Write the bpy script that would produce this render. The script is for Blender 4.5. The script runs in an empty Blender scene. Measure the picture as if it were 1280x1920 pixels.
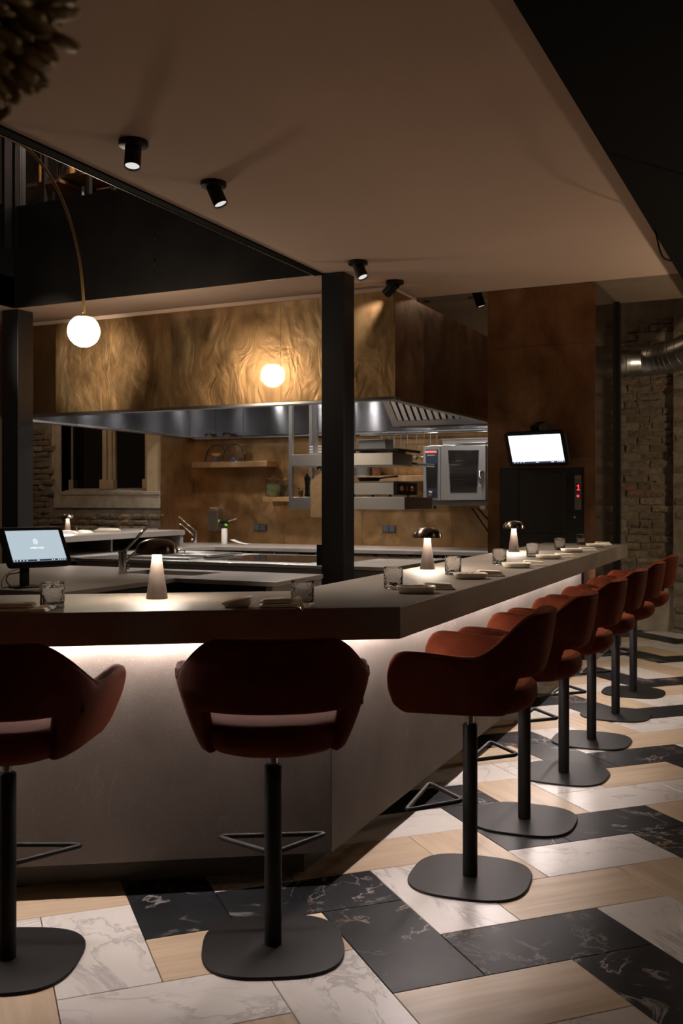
import bpy, bmesh, math, random
from mathutils import Vector, Matrix, noise
random.seed(7)
SC = bpy.context.scene
COL = SC.collection
PI = math.pi

# ------------------------------------------------------------------ camera
TH = math.atan((1532 - 640) / 1867.0)
F, EYE, HOR = 1867.0, 1.40, 941.0
cam = bpy.data.cameras.new('camera')
camo = bpy.data.objects.new('camera', cam)
COL.objects.link(camo)
camo.location = (0, 0, EYE)
camo.rotation_euler = (PI / 2, 0, TH)
cam.sensor_fit = 'VERTICAL'
cam.sensor_height = 36
cam.lens = 36 * F / 1920
cam.shift_y = -(960 - HOR) / 1920
cam.clip_start = 0.05
cam.dof.use_dof = True
cam.dof.focus_distance = 4.6
cam.dof.aperture_fstop = 6.5
SC.camera = camo

# ------------------------------------------------------------------ world + exposure
W = bpy.data.worlds.new('world')
SC.world = W
W.use_nodes = True
W.node_tree.nodes['Background'].inputs[0].default_value = (1.0, 0.60, 0.36, 1)
W.node_tree.nodes['Background'].inputs[1].default_value = 0.030
SC.view_settings.view_transform = 'Standard'
SC.view_settings.look = 'None'
SC.view_settings.gamma = 1
SC.view_settings.exposure = 0.0
SC.view_settings.use_curve_mapping = False
SC.cycles.max_bounces = 12
SC.cycles.transmission_bounces = 12
SC.cycles.sample_clamp_indirect = 4
SC.cycles.use_denoising = True

# light strengths
S_GLOBE = 75.0
S_LED = 168.0
S_LED2 = 3.0
S_LAMP = 115.0
S_HOOD = 260.0
S_SPOT = 85.0

def light(name, kind, loc, power, color=(1, .85, .7), size=.1, rot=(0, 0, 0), spot=None, blend=.3, parent=None, label=None):
    l = bpy.data.lights.new(name, kind)
    l.energy = power
    l.color = color
    if kind == 'AREA':
        l.size = size
    else:
        l.shadow_soft_size = size
    if spot:
        l.spot_size = spot
        l.spot_blend = blend
    o = bpy.data.objects.new(name, l)
    COL.objects.link(o)
    o.location = loc
    o.rotation_euler = rot
    if parent:
        o.parent = parent
    return o

# ------------------------------------------------------------------ geometry helpers
def W2(X, Y):
    c, s = math.cos(TH), math.sin(TH)
    return (X * c - Y * s, X * s + Y * c)
def atz(px, py, z):
    D = F * (EYE - z) / (py - HOR)
    w = W2((px - 640) / F * D, D)
    return Vector((w[0], w[1], z))
def atd(px, py, D):
    w = W2((px - 640) / F * D, D)
    return Vector((w[0], w[1], EYE - (py - HOR) / F * D))
def aty(px, py, y):
    dx, dy = W2((px - 640) / F, 1)
    t = y / dy
    return Vector((dx * t, y, EYE - (py - HOR) / F * t))
def atx(px, py, x):
    dx, dy = W2((px - 640) / F, 1)
    t = x / dx
    return Vector((x, dy * t, EYE - (py - HOR) / F * t))
def proj(p):
    c, s = math.cos(TH), math.sin(TH)
    X = p[0] * c + p[1] * s
    Y = -p[0] * s + p[1] * c
    if Y < .2:
        return (-9999, 9999)
    return (640 + F * X / Y, HOR - (p[2] - EYE) / Y * F)

def BM():
    return bmesh.new()
def bx(bm, x0, y0, z0, x1, y1, z1, M=None):
    vs = [bm.verts.new((x, y, z)) for x, y, z in ((x0, y0, z0), (x1, y0, z0), (x1, y1, z0), (x0, y1, z0), (x0, y0, z1), (x1, y0, z1), (x1, y1, z1), (x0, y1, z1))]
    for f in ((3, 2, 1, 0), (4, 5, 6, 7), (0, 1, 5, 4), (1, 2, 6, 5), (2, 3, 7, 6), (3, 0, 4, 7)):
        bm.faces.new([vs[i] for i in f])
    if M is not None:
        for v in vs:
            v.co = M @ v.co
    return bm
def cbx(bm, c, s, M=None):
    return bx(bm, c[0] - s[0] / 2, c[1] - s[1] / 2, c[2] - s[2] / 2, c[0] + s[0] / 2, c[1] + s[1] / 2, c[2] + s[2] / 2, M)
def prism(bm, pts, z0, z1, M=None):
    a = [bm.verts.new((p[0], p[1], z0)) for p in pts]
    b = [bm.verts.new((p[0], p[1], z1)) for p in pts]
    n = len(pts)
    ar = sum(pts[i][0] * pts[(i + 1) % n][1] - pts[(i + 1) % n][0] * pts[i][1] for i in range(n))
    if ar < 0:
        a.reverse(); b.reverse()
    bm.faces.new(a[::-1]); bm.faces.new(b)
    for i in range(n):
        j = (i + 1) % n
        bm.faces.new((a[i], a[j], b[j], b[i]))
    if M is not None:
        for v in a + b:
            v.co = M @ v.co
    return bm
def rings(bm, rr, cap=True, closed=False):
    L = [[bm.verts.new(p) for p in r] for r in rr]
    n = len(L[0])
    m = len(L)
    for k in range(m if closed else m - 1):
        A, B = L[k], L[(k + 1) % m]
        for i in range(n):
            j = (i + 1) % n
            try:
                bm.faces.new((A[i], A[j], B[j], B[i]))
            except ValueError:
                pass
    if cap and not closed:
        bm.faces.new(L[0][::-1]); bm.faces.new(L[-1])
    return L
def lathe(bm, prof, seg=24, c=(0, 0, 0), M=None, sx=1, sy=1, jit=None, cap=True):
    rr = []
    for k, (r, z) in enumerate(prof):
        ring = []
        for i in range(seg):
            a = 2 * PI * i / seg
            q = max(r, 1e-4)
            if jit:
                q *= jit(a, z, k)
            p = Vector((q * math.cos(a) * sx, q * math.sin(a) * sy, z))
            if M is not None:
                p = M @ p
            ring.append(p + Vector(c))
        rr.append(ring)
    rings(bm, rr, cap)
    return bm
def cyl(bm, p0, p1, r, seg=16, r1=None):
    p0, p1 = Vector(p0), Vector(p1)
    d = (p1 - p0).normalized()
    q = d.to_track_quat('Z', 'Y').to_matrix()
    r1 = r if r1 is None else r1
    rr = []
    for p, R in ((p0, r), (p1, r1)):
        rr.append([p + q @ Vector((R * math.cos(2 * PI * i / seg), R * math.sin(2 * PI * i / seg), 0)) for i in range(seg)])
    rings(bm, rr)
    return bm
def tube(bm, pts, r, seg=8, closed=False, rr=None):
    pts = [Vector(p) for p in pts]
    n = len(pts)
    out = []
    up = None
    for i in range(n):
        if closed:
            t = (pts[(i + 1) % n] - pts[i - 1]).normalized()
        else:
            t = (pts[min(i + 1, n - 1)] - pts[max(i - 1, 0)]).normalized()
        if up is None:
            up = Vector((0, 0, 1)) if abs(t.z) < .9 else Vector((1, 0, 0))
        s = t.cross(up).normalized()
        up = s.cross(t).normalized()
        R = rr[i] if rr else r
        out.append([pts[i] + s * (R * math.cos(2 * PI * k / seg)) + up * (R * math.sin(2 * PI * k / seg)) for k in range(seg)])
    rings(bm, out, True, closed)
    return bm
def fillet(pts, rad, n=5, closed=False):
    pts = [Vector(p) for p in pts]
    out = []
    m = len(pts)
    for i in range(m):
        if not closed and i in (0, m - 1):
            out.append(pts[i]); continue
        a, b, c = pts[i - 1], pts[i], pts[(i + 1) % m]
        u, v = (a - b), (c - b)
        d = min(rad, u.length * .45, v.length * .45)
        p, q = b + u.normalized() * d, b + v.normalized() * d
        for k in range(n + 1):
            t = k / n
            out.append(p * (1 - t) ** 2 + b * 2 * t * (1 - t) + q * t * t)
    return out
def catmull(P, n=8):
    P = [Vector(p) for p in P]
    Q = [P[0] * 2 - P[1]] + P + [P[-1] * 2 - P[-2]]
    out = []
    for i in range(1, len(Q) - 2):
        for k in range(n):
            t = k / n
            a, b, c, d = Q[i - 1], Q[i], Q[i + 1], Q[i + 2]
            out.append(.5 * ((2 * b) + (c - a) * t + (2 * a - 5 * b + 4 * c - d) * t * t + (3 * b - a - 3 * c + d) * t ** 3))
    out.append(P[-1])
    return out
def superell(a, b, n, seg=40):
    o = []
    for i in range(seg):
        t = 2 * PI * i / seg
        c, s = math.cos(t), math.sin(t)
        o.append((a * math.copysign(abs(c) ** (2 / n), c), b * math.copysign(abs(s) ** (2 / n), s)))
    return o

# ------------------------------------------------------------------ object helpers
def thing(name, label, cat, loc=(0, 0, 0), rz=0, group=None):
    o = bpy.data.objects.new(name, None)
    COL.objects.link(o)
    o.location = loc
    o.rotation_euler = (0, 0, rz)
    o.empty_display_size = .1
    o['label'] = label
    o['category'] = cat
    if group:
        o['group'] = group
    return o
def obj(name, bm, m, parent=None, smooth=False, bevel=0, world=False, sub=0, label=None, kind=None):
    """link ONE mesh; world=True: vertices are given in world space and moved into the parent's frame (unrotated parents)"""
    if world and parent is not None:
        off = Vector((0, 0, 0))
        q = parent
        while q is not None:
            off += Vector(q.location); q = q.parent
        for v in bm.verts:
            v.co -= off
    bmesh.ops.recalc_face_normals(bm, faces=bm.faces)
    me = bpy.data.meshes.new(name)
    bm.to_mesh(me); bm.free()
    me.materials.append(m)
    if smooth:
        me.polygons.foreach_set('use_smooth', [True] * len(me.polygons))
        if smooth != 'all':
            try:
                me.set_sharp_from_angle(angle=math.radians(38))
            except Exception:
                pass
    o = bpy.data.objects.new(name, me)
    COL.objects.link(o)
    if parent is not None:
        o.parent = parent
    if bevel:
        b = o.modifiers.new('bevel', 'BEVEL'); b.width = bevel; b.segments = 2; b.limit_method = 'ANGLE'; b.angle_limit = math.radians(40)
    if sub:
        s = o.modifiers.new('sub', 'SUBSURF'); s.levels = sub; s.render_levels = sub
    if label:
        o['label'] = label
    if kind:
        o['kind'] = kind
    return o
def struct(name, bm, m, parent=None, label=None, **k):
    o = obj(name, bm, m, parent, **k)
    if parent is None:
        o['kind'] = 'structure'
    if label:
        o['label'] = label
    return o
def copytree(o, parent=None):
    c = o.copy()
    COL.objects.link(c)
    c.parent = parent
    for ch in list(o.children):
        copytree(ch, c)
    return c
def dup(o, loc, rz, label, group=None):
    c = copytree(o)
    c.location = loc
    c.rotation_euler = (0, 0, rz)
    c['label'] = label
    if group:
        c['group'] = group
    return c

# ------------------------------------------------------------------ materials
def new(name):
    m = bpy.data.materials.new(name)
    m.use_nodes = True
    nt = m.node_tree
    return m, nt, nt.nodes['Principled BSDF']
def nd(nt, t, **k):
    n = nt.nodes.new(t)
    for a, v in k.items():
        setattr(n, a, v)
    return n
def coords(nt, scale=(1, 1, 1), rnd=False, kind='Object'):
    tc = nd(nt, 'ShaderNodeTexCoord')
    mp = nd(nt, 'ShaderNodeMapping')
    mp.inputs['Scale'].default_value = scale
    nt.links.new(tc.outputs[kind], mp.inputs['Vector'])
    if rnd:
        oi = nd(nt, 'ShaderNodeObjectInfo')
        mu = nd(nt, 'ShaderNodeMath', operation='MULTIPLY'); mu.inputs[1].default_value = 37.0
        nt.links.new(oi.outputs['Random'], mu.inputs[0])
        nt.links.new(mu.outputs[0], mp.inputs['Location'])
    return mp.outputs[0]
def noisetex(nt, vec, scale, detail=4, rough=.55, dist=0):
    n = nd(nt, 'ShaderNodeTexNoise')
    n.inputs['Scale'].default_value = scale
    n.inputs['Detail'].default_value = detail
    n.inputs['Roughness'].default_value = rough
    n.inputs['Distortion'].default_value = dist
    nt.links.new(vec, n.inputs['Vector'])
    return n.outputs['Fac']
def ramp(nt, fac, stops, interp='LINEAR'):
    r = nd(nt, 'ShaderNodeValToRGB')
    e = r.color_ramp.elements
    r.color_ramp.interpolation = interp
    while len(e) < len(stops):
        e.new(.5)
    for k, (p, c) in enumerate(stops):
        e[k].position = p
        e[k].color = (c[0], c[1], c[2], 1) if hasattr(c, '__len__') else (c, c, c, 1)
    nt.links.new(fac, r.inputs[0])
    return r.outputs[0]
def mix(nt, fac, a, b):
    m = nd(nt, 'ShaderNodeMix', data_type='RGBA')
    for s, v in ((m.inputs[0], fac), (m.inputs[6], a), (m.inputs[7], b)):
        if hasattr(v, 'links') or hasattr(v, 'is_linked'):
            nt.links.new(v, s)
        elif isinstance(v, (int, float)):
            s.default_value = v
        else:
            s.default_value = (v[0], v[1], v[2], 1)
    return m.outputs[2]
def bump(nt, b, h, strength=.2, dist=.01):
    n = nd(nt, 'ShaderNodeBump')
    n.inputs['Strength'].default_value = strength
    n.inputs['Distance'].default_value = dist
    nt.links.new(h, n.inputs['Height'])
    nt.links.new(n.outputs[0], b.inputs['Normal'])
def plain(name, c, rough=.5, metal=0, var=0, scale=8, bmp=0, spec=None, bscale=None, sheen=0):
    m, nt, b = new(name)
    b.inputs['Base Color'].default_value = (c[0], c[1], c[2], 1)
    b.inputs['Roughness'].default_value = rough
    b.inputs['Metallic'].default_value = metal
    if spec is not None:
        b.inputs['Specular IOR Level'].default_value = spec
    if sheen:
        b.inputs['Sheen Weight'].default_value = sheen
    if var:
        v = coords(nt)
        n = noisetex(nt, v, scale)
        col = ramp(nt, n, [(.25, [x * (1 - var) for x in c]), (.75, [min(1, x * (1 + var)) for x in c])])
        nt.links.new(col, b.inputs['Base Color'])
    if bmp:
        v = coords(nt)
        bump(nt, b, noisetex(nt, v, bscale or scale * 4), bmp)
    return m
def emit(name, c, s):
    m = bpy.data.materials.new(name); m.use_nodes = True
    nt = m.node_tree
    nt.nodes.remove(nt.nodes['Principled BSDF'])
    e = nd(nt, 'ShaderNodeEmission')
    e.inputs[0].default_value = (c[0], c[1], c[2], 1); e.inputs[1].default_value = s
    nt.links.new(e.outputs[0], nt.nodes['Material Output'].inputs[0])
    return m
def glass(name, c=(1, 1, 1), rough=.02, ior=1.45, bmp=0, bs=20):
    m, nt, b = new(name)
    b.inputs['Base Color'].default_value = (c[0], c[1], c[2], 1)
    b.inputs['Roughness'].default_value = rough
    b.inputs['IOR'].default_value = ior
    b.inputs['Transmission Weight'].default_value = 1
    if bmp:
        bump(nt, b, noisetex(nt, coords(nt), bs, 2), bmp, .02)
    return m

def mk_stone(name, c0, c1, rough=.55):
    m, nt, b = new(name)
    v = coords(nt)
    n1 = noisetex(nt, v, 1.6, 6, .6, .8)
    n2 = noisetex(nt, v, 160, 2, .5)
    n3 = noisetex(nt, v, 2.3, 9, .65, 1.5)
    base = ramp(nt, n1, [(.3, c0), (.7, c1)])
    sp = ramp(nt, n2, [(.60, 0), (.74, .3)])
    col = mix(nt, sp, base, [min(1, x * 2.0) for x in c1])
    vein = ramp(nt, n3, [(.492, 0), (.5, .5), (.508, 0)])
    msk = ramp(nt, noisetex(nt, v, 1.1, 2), [(.52, 0), (.62, 1)])
    mm = nd(nt, 'ShaderNodeMath', operation='MULTIPLY'); nt.links.new(vein, mm.inputs[0]); nt.links.new(msk, mm.inputs[1])
    col = mix(nt, mm.outputs[0], col, [min(1, x * 1.9) for x in c1])
    nt.links.new(col, b.inputs['Base Color'])
    rr = ramp(nt, n1, [(.3, rough - .06), (.7, rough + .08)])
    nt.links.new(rr, b.inputs['Roughness'])
    bump(nt, b, n2, .05, .002)
    return m
M_STONE = mk_stone('grey_brown_ceramic_slab', (.105, .085, .068), (.165, .137, .112), .5)
M_BODY = mk_stone('concrete_grey_slab', (.125, .103, .087), (.225, .190, .165), .62)
M_KTOP = mk_stone('kitchen_grey_slab', (.20, .18, .165), (.27, .245, .23), .38)

def mk_patina(name, cols, rough=(.22, .42), stretch=(1, 1, .45), scale=.9, bmp=.12, metal=.92, coat=0):
    m, nt, b = new(name)
    v = coords(nt, stretch)
    v2 = coords(nt)
    n1 = noisetex(nt, v, scale, 7, .62, .35)
    n2 = noisetex(nt, v, scale * 2.6, 7, .68, .5)
    n3 = noisetex(nt, coords(nt, (30, 30, 1.2)), 3, 3, .6)
    a = ramp(nt, n1, [(.28, cols[0]), (.5, cols[1]), (.74, cols[2])])
    k = ramp(nt, n2, [(.3, .74), (.7, 1.18)])
    mu = nd(nt, 'ShaderNodeMix', data_type='RGBA', blend_type='MULTIPLY')
    mu.inputs[0].default_value = 1
    nt.links.new(a, mu.inputs[6]); nt.links.new(k, mu.inputs[7])
    nt.links.new(mu.outputs[2], b.inputs['Base Color'])
    b.inputs['Metallic'].default_value = metal
    r = ramp(nt, n2, [(.3, rough[0]), (.7, rough[1])])
    nt.links.new(r, b.inputs['Roughness'])
    ad = nd(nt, 'ShaderNodeMath', operation='ADD')
    m3 = nd(nt, 'ShaderNodeMath', operation='MULTIPLY'); m3.inputs[1].default_value = .03
    n4 = noisetex(nt, coords(nt, (1, 1, .55)), 4.2, 3.2, .55, 1.5)
    nt.links.new(n3, m3.inputs[0]); nt.links.new(n4, ad.inputs[0]); nt.links.new(m3.outputs[0], ad.inputs[1])
    bump(nt, b, ad.outputs[0], bmp, .02)
    if coat:
        b.inputs['Coat Weight'].default_value = coat
        b.inputs['Coat Roughness'].default_value = .05
    return m
M_BRASS = mk_patina('aged_brass_sheet', [(.20, .115, .050), (.30, .185, .088), (.45, .32, .18)], (.26, .52), bmp=.30)
M_BRASS2 = mk_patina('polished_brass_sheet', [(.22, .128, .056), (.33, .205, .10), (.52, .39, .23)], (.22, .50), bmp=.34, coat=.7)
M_COPPER = mk_patina('patinated_copper_sheet', [(.13, .060, .027), (.30, .165, .085), (.40, .30, .22)], (.28, .48), stretch=(1, 1, .75), scale=1.3, bmp=.14)
M_WALLBR = mk_patina('kitchen_wall_copper_sheet', [(.20, .115, .048), (.36, .21, .092), (.44, .30, .17)], (.30, .5), stretch=(1, 1, .9), scale=1.5, bmp=.12)

def mk_steel(name, c=(.50, .495, .49), rough=.3, aniso=.7, streak=(.6, .6, 160)):
    m, nt, b = new(name)
    b.inputs['Metallic'].default_value = 1
    n = noisetex(nt, coords(nt, streak), 2.5, 2, .5)
    col = ramp(nt, n, [(.3, [x * .985 for x in c]), (.7, [min(1, x * 1.015) for x in c])])
    nt.links.new(col, b.inputs['Base Color'])
    b.inputs['Roughness'].default_value = rough
    b.inputs['Anisotropic'].default_value = aniso
    b.inputs['Anisotropic Rotation'].default_value = .25
    tg_ = nd(nt, 'ShaderNodeTangent', direction_type='RADIAL', axis='Z')
    nt.links.new(tg_.outputs[0], b.inputs['Tangent'])
    return m
M_STEEL = mk_steel('brushed_stainless', rough=.30, aniso=.6)
M_STEELD = mk_steel('dull_stainless', (.31, .30, .29), .38, 0)
M_STEELH = mk_steel('hood_stainless', (.36, .36, .375), .15, .92)
M_CHROME = plain('polished_chrome', (.75, .75, .76), .08, 1)
M_BLACK = plain('black_powder_coat', (.010, .009, .0085), .5, 0, .1, 30, spec=.22)
M_BLKSTEEL = plain('blackened_steel', (.045, .043, .045), .34, .75, .3, 2.2, .02)
M_POST = plain('dark_painted_steel', (.012, .012, .015), .42, .2, .15, 4, spec=.5)
M_DARK = plain('matt_black_cabinet', (.012, .012, .012), .6)
M_DWGLASS = plain('black_glossy_panel', (.012, .011, .010), .12, .0, spec=.6)
M_MIRROR = plain('dark_tinted_glass_cladding', (.20, .15, .11), .07, .9)
M_PLAINB = plain('near_black_laminate', (.015, .014, .014), .5)
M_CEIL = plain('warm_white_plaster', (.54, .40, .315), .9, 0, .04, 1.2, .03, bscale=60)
M_CEILD = plain('ochre_and_shaded_plaster', (.21, .155, .11), .9, 0, .12, 2.5, .1, bscale=30)  # brown walls' own tone; on the rear ceiling it paints in shading
M_SOFFIT = plain('black_painted_soffit', (.006, .006, .006), .95, 0, .15, 3, spec=.08)
M_LAMPM = mk_steel('brushed_bronze', (.20, .155, .125), .27, .75, (1, 1, 40))
M_LAMPS = mk_steel('brushed_bronze_stem', (.13, .10, .085), .40, .3, (1, 1, 300))
M_LAMPS.node_tree.nodes['Principled BSDF'].inputs['Metallic'].default_value = .55
M_LED = emit('led_diffuser', (1, .87, .825), S_LED)
M_LEDB = emit('led_diffuser_far', (1, .84, .74), S_LED2)
M_LAMPE = emit('lamp_led', (1, .86, .72), S_LAMP)
M_GLOBE = emit('opal_globe', (1, .80, .58), S_GLOBE)
M_HOODL = emit('hood_light', (1, .95, .92), S_HOOD)
M_SPOTE = emit('spot_lens', (1, .95, .9), .75)
M_WGLASS = glass('clear_glass', (.99, .99, .99), .0, 1.3)
M_TUMB = glass('textured_tumbler_glass', (.99, .99, .99), .0, 1.22, .5, 40)
M_NIGHT = plain('dark_window_glass', (.006, .006, .007), .04, 0, spec=.7)
M_NAPKIN = plain('linen_napkin', (.82, .74, .62), .9, 0, .06, 40, .15, bscale=300)
M_CERAM = plain('cream_ceramic', (.80, .73, .61), .38, 0, .05, 14)
M_PAPER = plain('white_paper', (.8, .8, .8), .7)
M_TIMBER = plain('oak_frame_paint', (.46, .35, .21), .55, 0, .12, 5, .05)
M_SHELFB = mk_patina('shelf_brass', [(.42, .25, .12), (.5, .32, .16), (.58, .40, .24)], (.3, .45))
M_PLAST = plain('old_wall_plaster', (.34, .29, .22), .95, 0, .28, 6, .5, bscale=24)
M_MORTAR = plain('rough_mortar', (.20, .165, .125), .98, 0, .35, 9, .7, bscale=30)
M_DUCT = mk_steel('galvanised_duct', (.48, .49, .47), .30, .2, (1, 1, 1))
M_GREEN = plain('lime_green_plastic', (.25, .65, .05), .4)
M_WHITEP = plain('white_print', (.8, .8, .78), .5)
M_BLUE = plain('dark_blue_enamel', (.02, .03, .10), .25)
M_HERB = plain('dried_herbs', (.22, .24, .12), .9, 0, .6, 60, .8)
M_NUTS = plain('brown_nuts', (.30, .14, .07), .7, 0, .5, 60, .8)
M_WOODB = plain('chopping_board_wood', (.34, .21, .10), .55, 0, .2, 12)
M_AMBER = plain('amber_gold_glass', (.36, .26, .11), .42, .4, .5, 14, .3)
M_BRASSP = plain('antique_brass_tube', (.50, .33, .14), .42, .8)
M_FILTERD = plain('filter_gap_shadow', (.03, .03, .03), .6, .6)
M_RED = emit('red_led', (1, .03, .04), 3.0)
M_REDL = plain('red_badge', (.55, .03, .03), .4)
M_HOB = plain('black_ceramic_glass', (.012, .011, .011), .07, 0, spec=.8)
M_BOOK = [plain('spine_%d' % i, c, .6) for i, c in enumerate([(.10, .11, .13), (.20, .12, .06), (.28, .26, .23), (.05, .07, .12)])]

def mk_velvet():
    m, nt, b = new('rust_velvet')
    v = coords(nt, rnd=True)
    n = noisetex(nt, v, 7, 5, .6, .5)
    nt.links.new(ramp(nt, n, [(.3, (.062, .0125, .005)), (.7, (.102, .0225, .009))]), b.inputs['Base Color'])
    b.inputs['Roughness'].default_value = .85
    b.inputs['Specular IOR Level'].default_value = .04
    b.inputs['Sheen Weight'].default_value = .08
    b.inputs['Sheen Roughness'].default_value = .35
    b.inputs['Sheen Tint'].default_value = (1, .30, .14, 1)
    bump(nt, b, noisetex(nt, v, 260, 2), .08, .002)
    return m
M_VELVET = mk_velvet()
M_PIPING = plain('velvet_piping', (.11, .025, .011), .9, spec=.05)

def mk_tile(kind):
    m, nt, b = new('tile_' + kind)
    v = coords(nt, rnd=True)
    if kind == 'black':
        n1 = noisetex(nt, v, 3.0, 9, .62, 1.3)
        v1 = ramp(nt, n1, [(.480, 0), (.5, 1), (.513, 0)])
        m1 = ramp(nt, noisetex(nt, v, 2.2, 3, .6, .5), [(.44, 0), (.62, 1)])
        mu = nd(nt, 'ShaderNodeMath', operation='MULTIPLY'); nt.links.new(v1, mu.inputs[0]); nt.links.new(m1, mu.inputs[1])
        base = ramp(nt, noisetex(nt, v, 6, 6, .6), [(.3, (.009, .0095, .011)), (.7, (.020, .021, .023))])
        vc = ramp(nt, noisetex(nt, v, 5, 2), [(.50, (.36, .34, .33)), (.66, (.42, .26, .14))])
        col = mix(nt, mu.outputs[0], base, vc)
        rg = .42
    elif kind == 'white':
        v = coords(nt, (1, 1.9, 1), rnd=True)
        n1 = noisetex(nt, v, 1.9, 8, .6, 1.6)
        v1 = ramp(nt, n1, [(.45, 0), (.5, .62), (.513, 0)])
        m1 = ramp(nt, noisetex(nt, v, 1.7, 3, .6, .8), [(.40, 0), (.56, 1)])
        mu = nd(nt, 'ShaderNodeMath', operation='MULTIPLY'); nt.links.new(v1, mu.inputs[0]); nt.links.new(m1, mu.inputs[1])
        base = ramp(nt, noisetex(nt, v, 3, 4), [(.3, (.60, .56, .52)), (.7, (.68, .645, .60))])
        col = mix(nt, mu.outputs[0], base, (.26, .25, .25))
        rg = .30
    else:
        v = coords(nt, (.7, 9, 1), rnd=True)
        n1 = noisetex(nt, v, 2.4, 6, .55, .4)
        col = ramp(nt, n1, [(.30, (.44, .325, .215)), (.5, (.53, .405, .28)), (.72, (.60, .475, .34))])
        rg = .38
    nt.links.new(col, b.inputs['Base Color'])
    b.inputs['Roughness'].default_value = rg
    b.inputs['Specular IOR Level'].default_value = .14 if kind == 'black' else .35
    return m
M_TILE = {k: mk_tile(k) for k in ('black', 'white', 'wood')}
M_GROUT = plain('dark_grout', (.10, .075, .055), .9)

def mk_brick():
    m, nt, b = new('old_brick')
    oi = nd(nt, 'ShaderNodeObjectInfo')
    base = ramp(nt, oi.outputs['Random'], [(0, (.150, .110, .072)), (.35, (.20, .155, .105)), (.6, (.18, .14, .10)), (.85, (.25, .195, .125)), (.94, (.20, .10, .065)), (1, (.34, .28, .18))])
    v = coords(nt, rnd=True)
    n = noisetex(nt, v, 22, 6, .65)
    k = ramp(nt, n, [(.3, .55), (.7, 1.35)])
    mu = nd(nt, 'ShaderNodeMix', data_type='RGBA', blend_type='MULTIPLY'); mu.inputs[0].default_value = 1
    nt.links.new(base, mu.inputs[6]); nt.links.new(k, mu.inputs[7])
    nt.links.new(mu.outputs[2], b.inputs['Base Color'])
    b.inputs['Roughness'].default_value = .95
    bump(nt, b, n, .8, .02)
    return m
M_BRICK = mk_brick()

# ------------------------------------------------------------------ FLOOR
fl = struct('floor', bx(BM(), -11, -1.5, -.10, 3, 12.3, -.014), M_GROUT, label='herringbone floor of black, white marble and wood toned tiles')
S_T = .2997
ROT = math.radians(1.35)
P1 = Vector((-1.101, 3.046))
ea = Vector((math.cos(PI / 4 + ROT), math.sin(PI / 4 + ROT)))
eb = Vector((math.cos(-PI / 4 + ROT), math.sin(-PI / 4 + ROT)))
tb = BM(); cbx(tb, (0, 0, -.0065), (2 * S_T - .003, S_T - .003, .013))
bmesh.ops.bevel(tb, geom=[e for e in tb.edges if all(v.co.z > -.005 for v in e.verts)], offset=.0012, segments=1, affect='EDGES')
tmesh = {}
for kk in M_TILE:
    me = bpy.data.meshes.new('tile_' + kk); tb.to_mesh(me); me.materials.append(M_TILE[kk]); tmesh[kk] = me
tb.free()
KIND = {0: ('black', 'black'), 1: ('white', 'wood'), 2: ('wood', 'white'), 3: ('black', 'black'), 4: ('wood', 'white'), 5: ('white', 'wood')}
BODY_U = Vector((-.8217, -.5704))
cand = []
for a in range(-20, 34):
    for b in range(-34, 24):
        sg = (a + b) % 4
        if sg == 0:
            h = True; cc = P1 + ea * S_T * (a + 1) + eb * S_T * (b + .5)
        elif sg == 2:
            h = False; cc = P1 + ea * S_T * (a + .5) + eb * S_T * (b + 1)
        else:
            continue
        k = ((a - b) // 2) % 6
        if cc.y > 11.0 or cc.y < 1.3 or cc.x > 1.5 or cc.x < -4.2:
            continue
        # inside the bar block: hidden for good
        right_face = -1.64 - .03 * (cc.y - 3.3)
        d = cc - Vector((-1.64, 3.3))
        inside = (cc.x < right_face - .42) and (d.x * .5704 - d.y * .8217 < -.42) and cc.y < 8.9
        if inside or (cc.y > 9.0 and cc.x < -2.0):
            continue
        px, py = proj((cc.x, cc.y, 0))
        if px < -260 or px > 1750 or py > 2250:
            continue
        sc_ = abs(px - 640) + max(0, py - 1900)
        cand.append((sc_, h, cc, KIND[k][1 if h else 0]))
cand.sort(key=lambda t: t[0] if t[0] > 700 else 0)
NT = 0
for _, h, cc, kk in cand[:300]:
    o = bpy.data.objects.new('tile', tmesh[kk]); COL.objects.link(o)
    o.parent = fl
    o.location = (cc.x, cc.y, 0)
    o.rotation_euler = (0, 0, (PI / 4 if h else -PI / 4) + ROT)
    NT += 1
print('tiles', NT, len(cand))

# ------------------------------------------------------------------ CEILINGS, BEAMS, COLUMNS
HC = 3.34
XT = -3.79          # edge of the opening
YB = 7.57           # front of the steel beam
b = BM()
bx(b, XT, -1.5, HC, -1.0, 8.86, HC + .30)
bx(b, -10.6, YB + .02, HC, XT, 8.86, HC + .30)
bx(b, -10.6, -1.5, HC, -7.24, YB + .02, HC + .30)
bx(b, -10.6, 8.86, HC, -8.2, 11.3, HC + .3)
struct('ceiling', b, M_CEIL, label='smooth warm plaster ceiling above the bar')
struct('ceiling_rear', bx(bx(BM(), -2.74, 8.86, HC + .006, 3, 9.98, HC + .06), -2.74, 9.9, HC + .06, 3, 9.98, 3.9), M_CEILD)  # same ceiling carried on, its dimmer shading put into a darker plaster colour
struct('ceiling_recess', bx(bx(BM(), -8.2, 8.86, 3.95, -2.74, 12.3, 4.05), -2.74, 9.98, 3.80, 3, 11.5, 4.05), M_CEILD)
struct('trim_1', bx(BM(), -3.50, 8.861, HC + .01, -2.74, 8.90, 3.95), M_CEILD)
struct('trim_2', bx(BM(), XT - .075, -1.5, HC - .012, XT, YB, HC + .30), M_SOFFIT, label='black steel angle edging the ceiling opening')
struct('trim_3', bx(BM(), XT - .079, -1.5, HC - .015, XT - .0755, YB, HC - .010), M_STEELD, label='thin bright metal edge under the black angle')
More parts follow.
